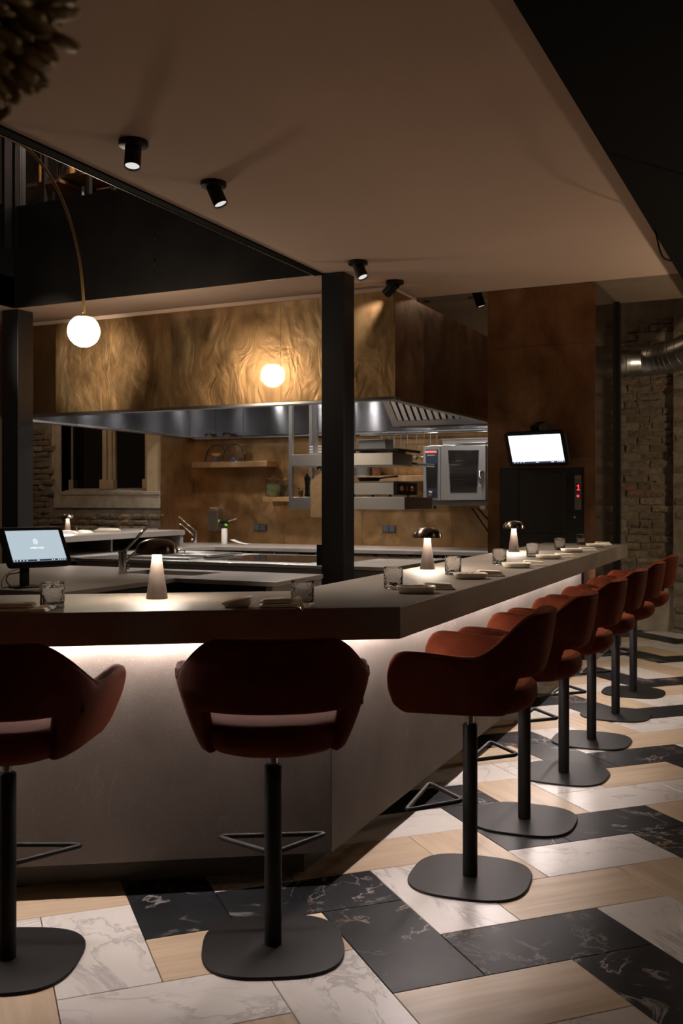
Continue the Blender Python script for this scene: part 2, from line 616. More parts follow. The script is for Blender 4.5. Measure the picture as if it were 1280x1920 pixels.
bb = thing('soffit_beam', 'long black painted soffit along the right side of the ceiling', 'beam', (1, 4, 3.18))
obj('beam_box', bx(BM(), -.985, -1.5, 3.20, 3, 9.86, HC + .5), M_SOFFIT, bb, world=True)
cable = [atd(1228, 455, 6.6), atd(1240, 478, 6.4), atd(1258, 489, 6.2), atd(1285, 494, 6.0), atd(1310, 492, 5.8), atd(1330, 470, 5.6)]
for p in (cable[0], cable[-1]):
    p.z = 3.20
ck = obj('hanging_cable', tube(BM(), catmull(cable, 6), .006, 6), M_BLACK, smooth='all')
ck['label'] = 'thin black cable sagging below the black soffit at the right'; ck['category'] = 'cable'
# steel beam fascias round the opening
bf = thing('steel_fascia_beam', 'wide blackened steel beam between the two dark columns', 'beam', (-5.5, 7.6, HC))
obj('fascia_plate', bx(BM(), -7.24, YB, HC - .004, XT, YB + .018, 4.33), M_BLKSTEEL, bf, world=True)
obj('top_rail', bx(BM(), -7.24, YB - .012, 4.33, XT, YB + .03, 4.345), M_BLKSTEEL, bf, world=True)
for zz in (3.62, 3.86, 4.12):
    q = aty(290, 941, YB)
    obj('weld_mark', lathe(BM(), [(.0, -.035), (.008, -.02), (.010, 0), (.008, .02), (0, .035)], 10, (q.x, YB - .001, zz)), M_BLACK, bf, smooth='all', world=True)
bl = thing('side_fascia_beam', 'blackened steel side beam running towards the viewer at the upper left', 'beam', (-7.23, 5, HC))
obj('fascia_plate', bx(BM(), -7.258, -1.5, HC - .004, -7.24, YB, 4.33), M_BLKSTEEL, bl, world=True)
for px in (15.5, 35, 45):
    p = atx(px, 300, -7.2)
    w = .05 if px < 40 else .03
    obj('baluster', bx(BM(), -7.236, p.y - w, 3.9, -7.20, p.y + w, 6.0), M_POST, bl, world=True)
def column(x0, y0, x1, y1, label, z0=0):
    t = thing('steel_column', label, 'column', ((x0 + x1) / 2, (y0 + y1) / 2, 0), group=None)
    b = BM()
    w = .012
    bx(b, x0, y0, 0, x1, y1, HC - .004)
    obj('shaft', b, M_POST, t, world=True, bevel=.004)
    return t
c1 = column(-3.80, 7.56, -3.59, 7.77, 'dark steel column rising in the middle of the kitchen behind the bar')
q0 = aty(593, 1021, 7.56); q1 = aty(603, 1061, 7.56)
obj('switch_box', bx(BM(), q0.x - .01, 7.58, q1.z, -3.80, 7.70, q0.z), M_BLACK, c1, world=True, bevel=.004)
c2 = column(-7.45, 7.615, -7.235, 7.83, 'dark steel column at the far left beside the payment screen')
# upper void room
struct('wall_upper', bx(BM(), -10.6, 9.0, 3.7, XT, 9.1, 6.4), plain('dark_upper_wall', (.05, .035, .025), .9))
struct('ceiling_upper', bx(BM(), -10.6, -1.5, 6.3, -1, 9.1, 6.4), plain('dark_upper_ceiling', (.04, .03, .025), .9))

# upper display shelving behind glass
ub = thing('upper_display_shelf', 'dark shelving with wooden boards behind glass on the upper level', 'shelf', (-6, 8.4, 3.66))
M_UBOARD = plain('dark_walnut', (.10, .05, .025), .5, 0, .3, 9)
brd = []
for (pa, pb, yy, py) in ((50, 112, 8.25, 352), (108, 196, 8.35, 336)):
    A, B = aty(pa, py, yy), aty(pb, py, yy)
    obj('shelf_board', bx(BM(), A.x, yy, A.z, B.x, yy + .45, A.z + .035), M_UBOARD, ub, world=True)
    brd.append((A.x, B.x, yy, A.z + .035))
obj('back_panel', bx(BM(), -7.25, 8.84, 3.65, -3.8, 8.86, 6.2), M_UBOARD, ub, world=True)
for px in (82, 166, 212):
    A = aty(px, 400, 8.25)
    obj('upright', bx(BM(), A.x - .02, 8.24, 3.65, A.x + .02, 8.29, 6.2), M_BLACK, ub, world=True)
obj('base_board', bx(BM(), -8.3, 8.2, 4.24, -4.0, 8.75, 4.28), M_UBOARD, ub, world=True)
g = obj('balustrade_glass', bx(BM(), -7.20, YB + .03, 4.345, -4.4, YB + .042, 5.6), glass('smoked_glass', (.55, .52, .5), .0)); g['label'] = 'clear glass balustrade panel above the blackened steel beam'; g['category'] = 'glass panel'
def bottle(r, h, mat, cat='bottle', seg=14):
    b = BM(); lathe(b, [(r * .9, 0), (r, .01), (r, h * .62), (r * .75, h * .72), (r * .32, h * .80), (r * .30, h * .97), (r * .34, h)], seg)
    return b
M_BOT = [glass('bottle_blue', (.5, .6, .7), .05), plain('bottle_amber', (.35, .17, .05), .15), plain('bottle_grey', (.24, .25, .27), .2), glass('bottle_clear', (.8, .8, .8), .05)]
protoB = []
NB = 0
CNT = {}
for i in range(4):
    r, h = [(.05, .42), (.042, .36), (.055, .5), (.06, .3)][i]
    o = obj('display_bottle', bottle(r, h, None), M_BOT[i], smooth=True)
    o['category'] = 'bottle'; o['group'] = 'bottles on the upper display shelving'
    o['label'] = ['blue glass bottle on the dim upper level shelving', 'amber bottle on the dim upper level shelving', 'tall grey bottle on the dim upper level shelving', 'short clear bottle on the dim upper level shelving'][i]
    protoB.append([o, False])
def put_bottle(i, loc):
    o, used = protoB[i]
    if used:
        o = o.copy(); COL.objects.link(o)
    protoB[i][1] = True
    o.location = loc
    global NB
    NB += 1
    where = 'right board' if loc[2] > 4.9 and loc[0] > brd[0][1] else ('left board' if loc[2] > 4.6 else 'lower shelf')
    cnt = CNT.setdefault((where, i), 0); CNT[(where, i)] += 1
    o['label'] = '%s on the %s upstairs, %s of its kind from the left' % (['blue glass bottle', 'amber bottle', 'tall grey bottle', 'short clear bottle'][i], where, ['first', 'second', 'third', 'fourth', 'fifth', 'sixth'][min(5, cnt)])
for (xa, xb, yy, zz) in brd:
    n = max(2, int((xb - xa) / .15))
    for k in range(n):
        put_bottle((k * 3 + 1) % 4, (xa + .07 + k * (xb - xa - .16) / max(1, n - 1), yy + .16, zz))
for k in range(9):
    p = aty(58 + k * 18.5, 380, 8.4)
    put_bottle((k * 5 + k // 3) % 4, (p.x, 8.45, 4.28))

# ------------------------------------------------------------------ WALLS
wb = BM()
bx(wb, -1.95 - .3, 11.260, 0, 3, 11.5, 3.98)
wr = struct('wall_right', wb, M_MORTAR, label='rough old brick wall with patched plaster at the right rear')
brs = []
def rough_brick(seed, w=.235, h=.068, d=.06):
    rnd = random.Random(seed)
    b = BM()
    nx, nz = 4, 2
    top = [[None] * (nz + 1) for _ in range(nx + 1)]
    bot = {}
    for i in range(nx + 1):
        for j in range(nz + 1):
            x = -w / 2 + w * i / nx; z = -h / 2 + h * j / nz
            ed = (i in (0, nx)) or (j in (0, nz))
            jx = rnd.uniform(-.006, .006); jz = rnd.uniform(-.005, .005)
            y = -d + (.012 if ed else 0) + rnd.uniform(-.006, .007)
            top[i][j] = b.verts.new((x + jx, y, z + jz))
            if ed:
                bot[(i, j)] = b.verts.new((x + jx, 0, z + jz))
    for i in range(nx):
        for j in range(nz):
            b.faces.new((top[i][j], top[i + 1][j], top[i + 1][j + 1], top[i][j + 1]))
    per = [(i, 0) for i in range(nx)] + [(nx, j) for j in range(nz)] + [(i, nz) for i in range(nx, 0, -1)] + [(0, j) for j in range(nz, 0, -1)]
    for k in range(len(per)):
        p, q = per[k], per[(k + 1) % len(per)]
        b.faces.new((top[q[0]][q[1]], top[p[0]][p[1]], bot[p], bot[q]))
    bmesh.ops.recalc_face_normals(b, faces=b.faces)
    me = bpy.data.meshes.new('brick'); b.to_mesh(me); b.free(); me.materials.append(M_BRICK)
    return me
BRK = [rough_brick(s) for s in range(7)] + [rough_brick(30 + s, .115) for s in range(3)]
def lay(parent, x0, x1, z0, z1, y, skip=None, seed=1, proud=0.0, cw=.25, ch=.082):
    rnd = random.Random(seed)
    n = 0
    r = 0
    z = z0
    while z < z1:
        x = x0 + (cw / 2 if r % 2 else 0) + rnd.uniform(-.02, .02)
        while x < x1:
            if rnd.random() < .22:
                me = BRK[7 + rnd.randrange(3)]; w = .13
            else:
                me = BRK[rnd.randrange(7)]; w = cw
            cx = x + w / 2
            if cx + w / 2 < x1 + .02 and not (skip and skip(cx, z)):
                o = bpy.data.objects.new('brick', me); COL.objects.link(o); o.parent = parent
                o.location = (cx, y + rnd.uniform(-.004, .03) - proud, z + rnd.uniform(-.006, .006))
                o.rotation_euler = (rnd.uniform(-.03, .03), rnd.uniform(-.02, .02), rnd.uniform(-.03, .03) + (PI if rnd.random() < 0 else 0))
                n += 1
            x += w
        z += ch; r += 1
    return n
pier_x = aty(1262, 900, 11.12).x
n1 = lay(wr, -2.02, pier_x, 0.42, 3.42, 11.275, lambda x, z: (z > 3.30 and random.random() < .4) or random.random() < .03, 3)
pier = struct('wall_pier', bx(BM(), pier_x, 11.118, 0, 3, 11.235, 3.98), M_MORTAR, label='rough projecting pier of the old brick wall at the far right')
n2 = lay(pier, pier_x + .01, -.45, 0.1, 3.3, 11.135, lambda x, z: random.random() < .12, 8)
print('bricks right', n1, n2)
b = BM()
rnd = random.Random(4)
# patchy plaster near the foot of the wall, uneven relief
N = 14
gx = [-2.05 + (pier_x + 2.05) * i / N for i in range(N + 1)]
gz = [0, .12, .24, .36, .46]
vv = [[b.verts.new((x, 11.190 + rnd.uniform(-.014, .014), z + (rnd.uniform(-.09, .08) if z > .4 else 0))) for z in gz] for x in gx]
for i in range(N):
    for j in range(len(gz) - 1):
        b.faces.new((vv[i][j], vv[i + 1][j], vv[i + 1][j + 1], vv[i][j + 1]))
for i in range(N):
    a_, c_ = vv[i][-1], vv[i + 1][-1]
    d_, e_ = b.verts.new((a_.co.x, 11.275, a_.co.z + .01)), b.verts.new((c_.co.x, 11.275, c_.co.z + .01))
    b.faces.new((a_, c_, e_, d_))
obj('plaster_patch', b, M_PLAST, wr, smooth='all')

# left brick wall with window
WY = 11.25
WX0, WX1 = -10.6, -8.10
wl = thing('wall_left', 'old brick wall with the double window behind the far bar', 'wall', (-9.3, WY, 0)); wl['kind'] = 'structure'
del wl['category']
fa = aty(100.5, 952, WY); fb = aty(307, 947, WY)
z_o = fa.z                     # bottom of the plaster surround
ox0 = aty(113, 905, WY).x; ox1 = aty(300, 905, WY).x    # opening
oz = aty(200, 921, WY).z
b = BM()
bx(b, WX0, WY + .03, 0, ox0, WY + .45, 3.34)
bx(b, ox1, WY + .03, 0, WX1 - .032, WY + .45, 3.34)
bx(b, ox0, WY + .03, 0, ox1, WY + .45, oz - .05)
bx(b, ox0, WY + .03, 2.75, ox1, WY + .45, 3.34)
obj('wall_core', b, M_MORTAR, wl, world=True)
def sk(x, z):
    return x > fa.x - .08 and z > z_o - .04
M_saved = wl.location.copy()
n3 = 0
class Dummy: pass
def lay_w(parent, *a, **k):
    off = Vector(parent.location)
    before = set(o.name for o in parent.children)
    n = lay(parent, *a, **k)
    for o in parent.children:
        if o.name not in before:
            o.location = Vector(o.location) - off
    return n
n3 = lay_w(wl, WX0 + .0, WX1 - .02, .95, 2.5, WY + .035, sk, 12)
print('bricks left', n3)
b = BM()
pw = .03
bx(b, fa.x, WY - .0, z_o, ox0 - .0, WY + pw, 2.75)
bx(b, ox1, WY, z_o, WX1 - .026, WY + pw, 2.75)
bx(b, ox0, WY, z_o, ox1, WY + pw, oz - .04)
obj('plaster_surround', b, M_PLAST, wl, world=True, label='pale crumbling plaster band round the window')
wn = thing('window_1', 'double window with ochre timber mouldings and dark night panes', 'window', ((ox0 + ox1) / 2, WY + .2, oz)); wn['kind'] = 'structure'
del wn['category']
ZT = 2.75
GY = WY + .25
def mould(xa, xb, name='frame_post'):
    b = BM()
    w = xb - xa
    bx(b, xa, GY - .02, oz + .03, xb, GY + .06, ZT)
    bx(b, xa + w * .16, GY - .05, oz + .06, xa + w * .42, GY, ZT)
    bx(b, xa + w * .58, GY - .05, oz + .06, xa + w * .84, GY, ZT)
    bx(b, xa - .012, GY - .07, oz + .03, xb + .012, GY + .02, oz + .17)
    return obj(name, b, M_TIMBER, wn, world=True, bevel=.006)
def gx_(px):
    return aty(px, 900, GY).x
mould(gx_(116), gx_(135)); mould(gx_(193), gx_(217)); mould(gx_(273), gx_(294))
obj('side_casing', bx(BM(), ox0, WY + .02, oz - .02, gx_(116) + .01, GY + .05, ZT), M_TIMBER, wn, world=True, bevel=.008)
obj('side_casing', bx(BM(), gx_(294) - .01, WY + .02, oz - .02, ox1, GY + .05, ZT), M_TIMBER, wn, world=True, bevel=.008)
for a_, c_ in ((135, 193), (217, 273)):
    obj('pane', bx(BM(), gx_(a_) - .01, GY + .02, oz + .05, gx_(c_) + .01, GY + .026, ZT), M_NIGHT, wn, world=True)
b = BM()
y0, y1 = WY - .01, GY + .05
v = [b.verts.new(p) for p in ((ox0, y0, oz - .05), (ox1, y0, oz - .05), (ox1, y0, oz - .01), (ox0, y0, oz - .01), (ox0, y1, oz - .05), (ox1, y1, oz - .05), (ox1, y1, oz + .05), (ox0, y1, oz + .05))]
for f in ((0, 1, 2, 3), (3, 2, 6, 7), (4, 7, 6, 5), (0, 3, 7, 4), (1, 5, 6, 2), (0, 4, 5, 1)):
    b.faces.new([v[i] for i in f])
obj('window_sill', b, M_PLAST, wn, world=True)
# kitchen copper walls
KY = 12.05
kw = struct('wall_kitchen', bx(BM(), -8.12, KY, 0, -2.0, KY + .15, 4.05), M_CEILD, label='kitchen rear wall, brown plaster above copper cladding')
def panel_row(xs, z0, z1, parent):
    for i in range(len(xs) - 1):
        obj('copper_panel', bx(BM(), xs[i] + .0015, KY - .008, z0, xs[i + 1] - .0015, KY - .001, z1), M_WALLBR, parent)
panel_row([-8.11, -6.62, -5.45, -4.2, -3.0, -2.05], .8, 2.95, kw)
kl = struct('wall_kitchen_side', bx(BM(), -8.27, 11.705, 0, -8.125, KY, 3.3), M_CEILD)
obj('copper_panel', bx(BM(), -8.124, 11.25, .8, -8.112, KY - .009, 2.75), M_WALLBR, kl)

# ------------------------------------------------------------------ DUMBWAITER TOWER
DX0, DX1, DY = -2.735, -1.762, 8.86
dw = thing('dumbwaiter_tower', 'copper clad dumbwaiter shaft with black hatch and number display', 'dumbwaiter', ((DX0 + DX1) / 2, 9.4, 0))
zd = aty(1000, 878, DY).z
zs1 = aty(1000, 649, DY).z; zs0 = aty(1000, 858, DY).z
for z0, z1 in ((0, zd - .003),):
    obj('copper_panel', bx(BM(), DX0, DY, 0, aty(937, 900, DY).x, DY + .01, zd), M_COPPER, dw, world=True)
    obj('copper_panel', bx(BM(), aty(1095, 900, DY).x, DY, 0, DX1, DY + .01, zd), M_COPPER, dw, world=True)
obj('copper_panel', bx(BM(), DX0, DY, zd + .002, DX1, DY + .01, zs0), M_COPPER, dw, world=True)
obj('copper_panel', bx(BM(), DX0, DY, zs0 + .002, DX1, DY + .01, zs1), M_COPPER, dw, world=True)
obj('copper_panel', bx(BM(), DX0, DY, zs1 + .002, DX1, DY + .01, HC - .004), M_COPPER, dw, world=True)
obj('core', bx(BM(), DX0 + .004, DY + .03, 0, DX1 - .012, 9.95, HC - .004), M_DARK, dw, world=True)
obj('side_cladding', bx(BM(), DX1 - .011, DY + .012, 0, DX1, 9.86, HC - .004), M_MIRROR, dw, world=True, label='dark reflective side panel')
obj('corner_post', bx(BM(), DX1 - .05, 9.862, 0, DX1 + .03, 9.96, HC - .004), M_BLACK, dw, world=True)
obj('left_cladding', bx(BM(), DX0 - .006, DY + .005, 0, DX0, 9.95, HC - .004), M_COPPER, dw, world=True)
hx0, hx1 = aty(937, 900, DY).x, aty(1095, 900, DY).x
hx2 = aty(967, 900, DY).x
hb_ = obj('hatch', bx(BM(), hx0 + .002, DY + .004, .5, hx1 - .002, DY + .029, zd - .003), M_PLAINB, dw, world=True)
obj('hatch_frame', bx(BM(), hx2, DY - .006, .5, hx2 + .02, DY + .006, zd - .003), M_DARK, hb_, world=True)
obj('sliding_door', bx(BM(), hx2 + .03, DY - .002, 1.12, hx1 - .17, DY + .006, zd - .04), M_PLAINB, hb_, world=True, bevel=.002)
obj('sliding_door', bx(BM(), hx2 + .03, DY - .002, .6, hx1 - .17, DY + .006, 1.105), M_PLAINB, hb_, world=True, bevel=.002)
pa_, pb_ = aty(1077, 897, DY), aty(1089, 956, DY)
cp = obj('control_panel', bx(BM(), pa_.x, DY - .006, pb_.z, pb_.x, DY + .004, pa_.z), M_STEELD, dw, world=True)
w_ = pb_.x - pa_.x
b = BM()
prism(b, [(0, 0), (w_, 0), (w_, w_ * .55), (w_ * .75, w_ * .32), (w_ * .5, w_ * .62), (w_ * .25, w_ * .32), (0, w_ * .55)], 0, .006,
      Matrix.Translation((pa_.x, DY, pa_.z)) @ Matrix.Rotation(PI / 2, 4, 'X'))
obj('crown_emblem', b, M_STEEL, cp, world=True)
dc = aty(1083.5, 914, DY)
obj('display', bx(BM(), dc.x - w_ * .32, DY - .009, dc.z - .034, dc.x + w_ * .32, DY - .006, dc.z + .034), M_DARK, cp, world=True)
b = BM()
bx(b, dc.x + .001, DY - .012, dc.z - .026, dc.x + .009, DY - .009, dc.z + .026)
bx(b, dc.x - .009, DY - .012, dc.z + .010, dc.x + .001, DY - .009, dc.z + .019)
bx(b, dc.x - .010, DY - .012, dc.z - .026, dc.x + .017, DY - .009, dc.z - .019)
obj('digit', b, M_RED, cp, world=True, label='red lit number 1')
d2 = aty(1083.5, 930, DY)
obj('call_button', lathe(BM(), [(.010, 0), (.010, .004), (0, .006)], 12, (d2.x, DY - .006, d2.z), Matrix.Rotation(PI / 2, 4, 'X')), M_RED, cp, world=True, smooth=True)
d3 = aty(1077, 969, DY)
obj('key_lock', lathe(BM(), [(.011, 0), (.011, .006), (.006, .008), (0, .008)], 14, (d3.x, DY - .000, d3.z), Matrix.Rotation(PI / 2, 4, 'X')), M_CHROME, dw, world=True, smooth=True)

def screen_mat(name, kind):
    if kind == 'white':
        return emit(name, (.95, .97, 1.0), 1.9)
    return emit(name, (.50, .60, .66), .95)
def text(body, size, mat, parent, loc, rot, name='lettering', ext=.0006, align='CENTER'):
    cu = bpy.data.curves.new(name, 'FONT')
    cu.body = body; cu.size = size; cu.align_x = align; cu.align_y = 'CENTER'; cu.extrude = ext
    o = bpy.data.objects.new(name, cu); COL.objects.link(o)
    cu.materials.append(mat)
    bpy.context.view_layer.update()
    me = bpy.data.meshes.new_from_object(o)
    bpy.data.objects.remove(o)
    o = bpy.data.objects.new(name, me); COL.objects.link(o)
    o['kind'] = 'stuff'
    o.parent = parent; o.location = loc; o.rotation_euler = rot
    return o
M_TASK = emit('taskbar', (.04, .05, .10), 1.0)
M_ICON = emit('icon_white', (.9, .95, 1), 1.0)

def monitor(loc, rz, tilt, w, h, d, smat, label, name):
    t = thing(name, label, 'screen', loc, rz)
    t.rotation_euler = (tilt, 0, rz)
    b = BM(); prism(b, superell(w / 2, h / 2, 14, 48), -d / 2, d / 2, Matrix.Rotation(PI / 2, 4, 'X'))
    obj('housing', b, M_BLACK, t, smooth=True, bevel=.003)
    sw, sh = w * .86, h * .80
    b = BM(); bx(b, -sw / 2, -d / 2 - .0015, -sh / 2, sw / 2, -d / 2 - .0005, sh / 2)
    s = obj('display', b, smat, t)
    b = BM(); bx(b, -sw / 2, -d / 2 - .002, -sh / 2, sw / 2, -d / 2 - .0015, -sh / 2 + sh * .065)
    tk = obj('task_bar', b, M_TASK, s)
    b = BM()
    for k, x in enumerate([-.46, -.40, -.34, -.28, -.03, 0.0, .26, .29, .37, .40, .43, .46]):
        cbx(b, (x * sw, -d / 2 - .0023, -sh / 2 + sh * .033), (sw * (.018 if k not in (4, 5, 6, 7) else .03), .0005, sh * .028))
    obj('task_bar_icons', b, M_ICON, s, kind='stuff')
    return t, s, sw, sh
mA, mB = atz(0, 0, 1) if False else None, None
ml = aty(1006, 841, 8.70)
mon, sA, sw, sh = monitor((ml.x, 8.70, ml.z), math.radians(-15), math.radians(20), .60, .325, .028, screen_mat('white_screen', 'white'), 'bright white order screen mounted on the copper dumbwaiter tower', 'wall_monitor')
obj('bracket', bx(bx(BM(), -.06, .014, -.05, .06, .17, .06), -.045, .03, .06, .045, .17, .20), M_BLACK, mon, bevel=.003)

# ------------------------------------------------------------------ BAR COUNTER
BH, BT = 1.036, .111
OC, OF = Vector((-1.304, 3.200)), Vector((-1.481, 8.84))
IC, IF = Vector((-1.941, 3.583)), Vector((-2.20, 8.84))
UL = Vector((-.8217, -.5704))
OL, IL = OC + UL * 3.3, IC + UL * 3.3
bar = thing('bar_counter', 'long angled grey stone bar counter with glowing underside in the foreground', 'bar counter', (OC.x - .3, OC.y + .3, 0))
obj('countertop', prism(BM(), [OL, OC, OF, IF, IC, IL], BH - BT, BH), M_STONE, bar, world=True, bevel=.002)
BC = Vector((-1.600, 3.262)); BE = Vector((-1.775, 8.35)); BL = BC + Vector((-.8365, -.548)) * 3.2
def offs(p, n, d):
    return p + n * d
nf = Vector((.548, -.8365)); ns = Vector((.9994, .034))
th_ = .10
def inner(p, a, b_, d):
    return p - (a + b_).normalized() * (d / max(.3, (a + b_).normalized().dot(a)))
BCi = inner(BC, nf, ns, th_)
BLi, BEi = BL - nf * th_, BE - ns * th_
bd_f = prism(BM(), [BL, BC, BCi, BLi], .12, BH - BT)
obj('front_panel', bd_f, M_BODY, bar, world=True, bevel=.002)
yb = [3.262, 5.05, 6.75, 8.35]
for i in range(3):
    t0, t1 = (yb[i] - 3.262) / (8.35 - 3.262), (yb[i + 1] - 3.262) / (8.35 - 3.262)
    A, B_ = BC.lerp(BE, t0), BC.lerp(BE, t1)
    Ai = BCi if i == 0 else A - ns * th_
    obj('side_panel', prism(BM(), [A + Vector((0, .0015)), B_, B_ - ns * th_, Ai], .12, BH - BT), M_BODY, bar, world=True)
b = BM()
e = .15
pc = inner(BC, nf, ns, e); pci = inner(BC, nf, ns, e + .05)
prism(b, [BL - nf * e, pc, pci, BL - nf * (e + .05)], 0, .12)
prism(b, [pc, BE - ns * e, BE - ns * (e + .05), pci], 0, .12)
obj('plinth', b, M_STONE, bar, world=True)
# end panel of the bar
obj('end_panel', prism(BM(), [BE - ns * .0, BE - ns * .0 + Vector((-.02, -.04)), IF + Vector((.07, -.53)), IF + Vector((.07, -.49))], .0, BH - BT), M_BODY, bar, world=True)
# inner cabinet wall
icn = Vector((-.0, 0))
b = BM()
IB = [IL + Vector((.03, -.03)), IC + Vector((.05, -.02)), IF + Vector((.06, -.02))]
IB2 = [IL + Vector((.05, -.06)), IC + Vector((.08, -.05)), IF + Vector((.09, -.02))]
prism(b, [IB[0], IB[1], IB2[1], IB2[0]], 0, BH - BT); prism(b, [IB[1], IB[2], IB2[2], IB2[1]], 0, BH - BT)
obj('inner_panel', b, M_DARK, bar, world=True)
# led profile under the overhang
g0 = .03
lp = [inner(BC, nf, ns, -g0), inner(BC, nf, ns, -g0 - .012)]
b = BM()
prism(b, [BL + nf * g0, lp[0], lp[1], BL + nf * (g0 + .012)], BH - BT - .008, BH - BT - .001)
prism(b, [lp[0], BE + ns * g0, BE + ns * (g0 + .012), lp[1]], BH - BT - .008, BH - BT - .001)
obj('led_strip', b, M_LED, bar, world=True, label='glowing light strip under the overhang')

# far left bar arm
fb_ = thing('bar_counter', 'far bar counter arm in front of the brick wall window', 'bar counter', (-7.8, 9.5, 0))
obj('countertop', prism(BM(), [(-7.08, 7.86), (-7.40, 10.78), (-8.11, 10.78), (-8.11, 11.17), (-8.7, 11.17), (-8.3, 9.9), (-7.75, 7.86)], BH - .062, BH), M_KTOP, fb_, world=True)
obj('cabinet_back', bx(BM(), -8.06, 8.3, .1, -7.98, 10.75, BH - .062), M_DARK, fb_, world=True)
obj('end_panel', bx(BM(), -8.05, 10.70, .1, -7.42, 10.77, BH - .062), M_KTOP, fb_, world=True)
obj('divider', bx(BM(), -7.9, 9.18, .83, -7.32, 9.21, BH - .062), M_STEELD, fb_, world=True)

# ------------------------------------------------------------------ KITCHEN WORKTOPS
ZK = .82
pa = thing('prep_counter', 'L shaped grey stone prep worktop with inset sink just behind the bar', 'worktop', (-4.6, 6.0, 0))
sx0, sx1, sy0, sy1 = -5.16, -4.42, 6.56, 6.96
b = BM()
T0 = ZK - .032
prism(b, [(-6.9, 4.95), (-4.36, 4.97), (-4.40, 6.28), (-4.40, sy0), (-6.9, sy0)], T0, ZK)
prism(b, [(-4.40, 6.28), (-3.52, 6.27), (-3.57, 7.13), (sx1, 7.13), (sx1, sy0), (-4.40, sy0)], T0, ZK)
prism(b, [(sx0, sy0), (sx0, 7.13), (-6.9, 7.13), (-6.9, sy0)], T0, ZK)
prism(b, [(sx0, sy1), (sx1, sy1), (sx1, 7.13), (sx0, 7.13)], T0, ZK)
obj('worktop', b, M_KTOP, pa, world=True)
b = BM()
bx(b, sx0, sy0, .60, sx1, sy1, .605)
bx(b, sx0 - .01, sy0 - .01, .60, sx0, sy1 + .01, T0); bx(b, sx1, sy0 - .01, .60, sx1 + .01, sy1 + .01, T0)
bx(b, sx0, sy0 - .01, .60, sx1, sy0, T0); bx(b, sx0, sy1, .60, sx1, sy1 + .01, T0)
obj('sink_basin', b, M_STEEL, pa, world=True)
obj('cabinet', bx(bx(BM(), -6.85, 5.05, .08, -4.50, 6.54, T0), -6.85, 6.55, .08, -3.70, 6.5501, T0), M_DARK, pa, world=True)
obj('cabinet_rear', bx(BM(), -6.85, 7.0, .08, -3.70, 7.08, T0), M_DARK, pa, world=True)
obj('end_panel', bx(BM(), -3.62, 6.30, .0, -3.57, 7.10, T0), M_KTOP, pa, world=True)
obj('shelf', bx(BM(), -4.45, 6.34, .40, -3.63, 6.54, .42), M_UBOARD, pa, world=True)

ISX0, ISX1, ISY0, ISY1 = -6.95, -3.40, 8.12, 9.66
il = thing('cooking_island', 'stainless steel cooking island with black glass hob under the hood', 'cooker', (-5.2, 8.9, 0))
isr = aty(535, 1050, 8.8).x
obj('steel_top', bx(BM(), ISX0, ISY0, ZK - .03, -4.05, ISY1, ZK), M_STEEL, il, world=True, bevel=.004)
obj('stone_top', bx(BM(), -4.045, ISY0, ZK - .03, ISX1, ISY1, ZK), M_KTOP, il, world=True, label='grey stone end slab')
obj('stone_edge', bx(BM(), ISX1 + .0005, ISY0, ZK - .045, ISX1 + .006, ISY1, ZK), M_STONE, il, world=True)
b = BM()
bx(b, ISX0 + .02, ISY0 + .01, ZK - .12, ISX1 - .02, ISY0 + .05, ZK - .035)
obj('front_rail', b, M_STEELD, il, world=True, bevel=.006)
obj('front_panel', bx(BM(), ISX0 + .03, ISY0 + .03, .1, ISX1 - .03, ISY1 - .03, ZK - .125), M_STEELD, il, world=True)
def slabz(a_, c_, z=ZK):
    return atz(a_[0], a_[1], z), atz(c_[0], c_[1], z)
obj('hob_glass', bx(BM(), -5.55, 8.42, ZK + .0005, -4.35, 9.36, ZK + .006), M_HOB, il, world=True)
obj('hob_glass', bx(BM(), -6.75, 8.62, ZK + .0005, -5.95, 9.35, ZK + .006), M_HOB, il, world=True)
gp = obj('griddle', bx(BM(), -6.40, 8.30, ZK + .001, -5.65, 8.56, ZK + .02), M_STEEL, il, world=True, bevel=.004)
obj('lid', bx(BM(), -6.35, 8.60, ZK + .012, -5.62, 9.28, ZK + .034), M_STEEL, il, world=True, bevel=.006)
obj('lid_handle', tube(BM(), fillet([(-6.30, 8.66, ZK + .02), (-6.30, 8.66, ZK + .08), (-5.95, 8.66, ZK + .08), (-5.95, 8.66, ZK + .02)], .02), .007, 6), M_CHROME, il, world=True, smooth='all')
for (a0, a1, yy) in ((-5.5, -4.4, 8.36), (-5.5, -4.4, 9.42)):
    obj('trim_strip', bx(BM(), a0, yy, ZK, a1, yy + .02, ZK + .008), M_CHROME, il, world=True)

kc = thing('back_counter', 'grey stone counter running along the copper kitchen wall', 'worktop', (-5.5, 11.4, 0))
obj('worktop', prism(BM(), [(-8.10, 12.04), (-2.76, 12.04), (-2.76, 11.0), (-6.9, 10.87), (-8.10, 10.87)], ZK - .04, ZK), M_KTOP, kc, world=True)
sc_t = thing('side_counter', 'low grey stone worktop below the far bar arm at the left', 'worktop', (-7.4, 9.8, 0))
obj('worktop', prism(BM(), [(-6.99, 10.86), (-7.3, 10.5), (-7.3, 9.75), (-6.97, 9.68), (-6.97, 8.2), (-7.30, 8.2), (-7.90, 8.6), (-7.90, 10.68), (-7.40, 10.70), (-7.38, 10.86)], ZK - .04, ZK), M_KTOP, sc_t, world=True)
obj('cabinet', bx(BM(), -7.88, 8.7, .05, -7.35, 10.6, ZK - .042), M_DARK, sc_t, world=True)
obj('cabinet', bx(BM(), -7.9, 11.08, .08, -2.8, 12.0, ZK - .042), M_DARK, kc, world=True)
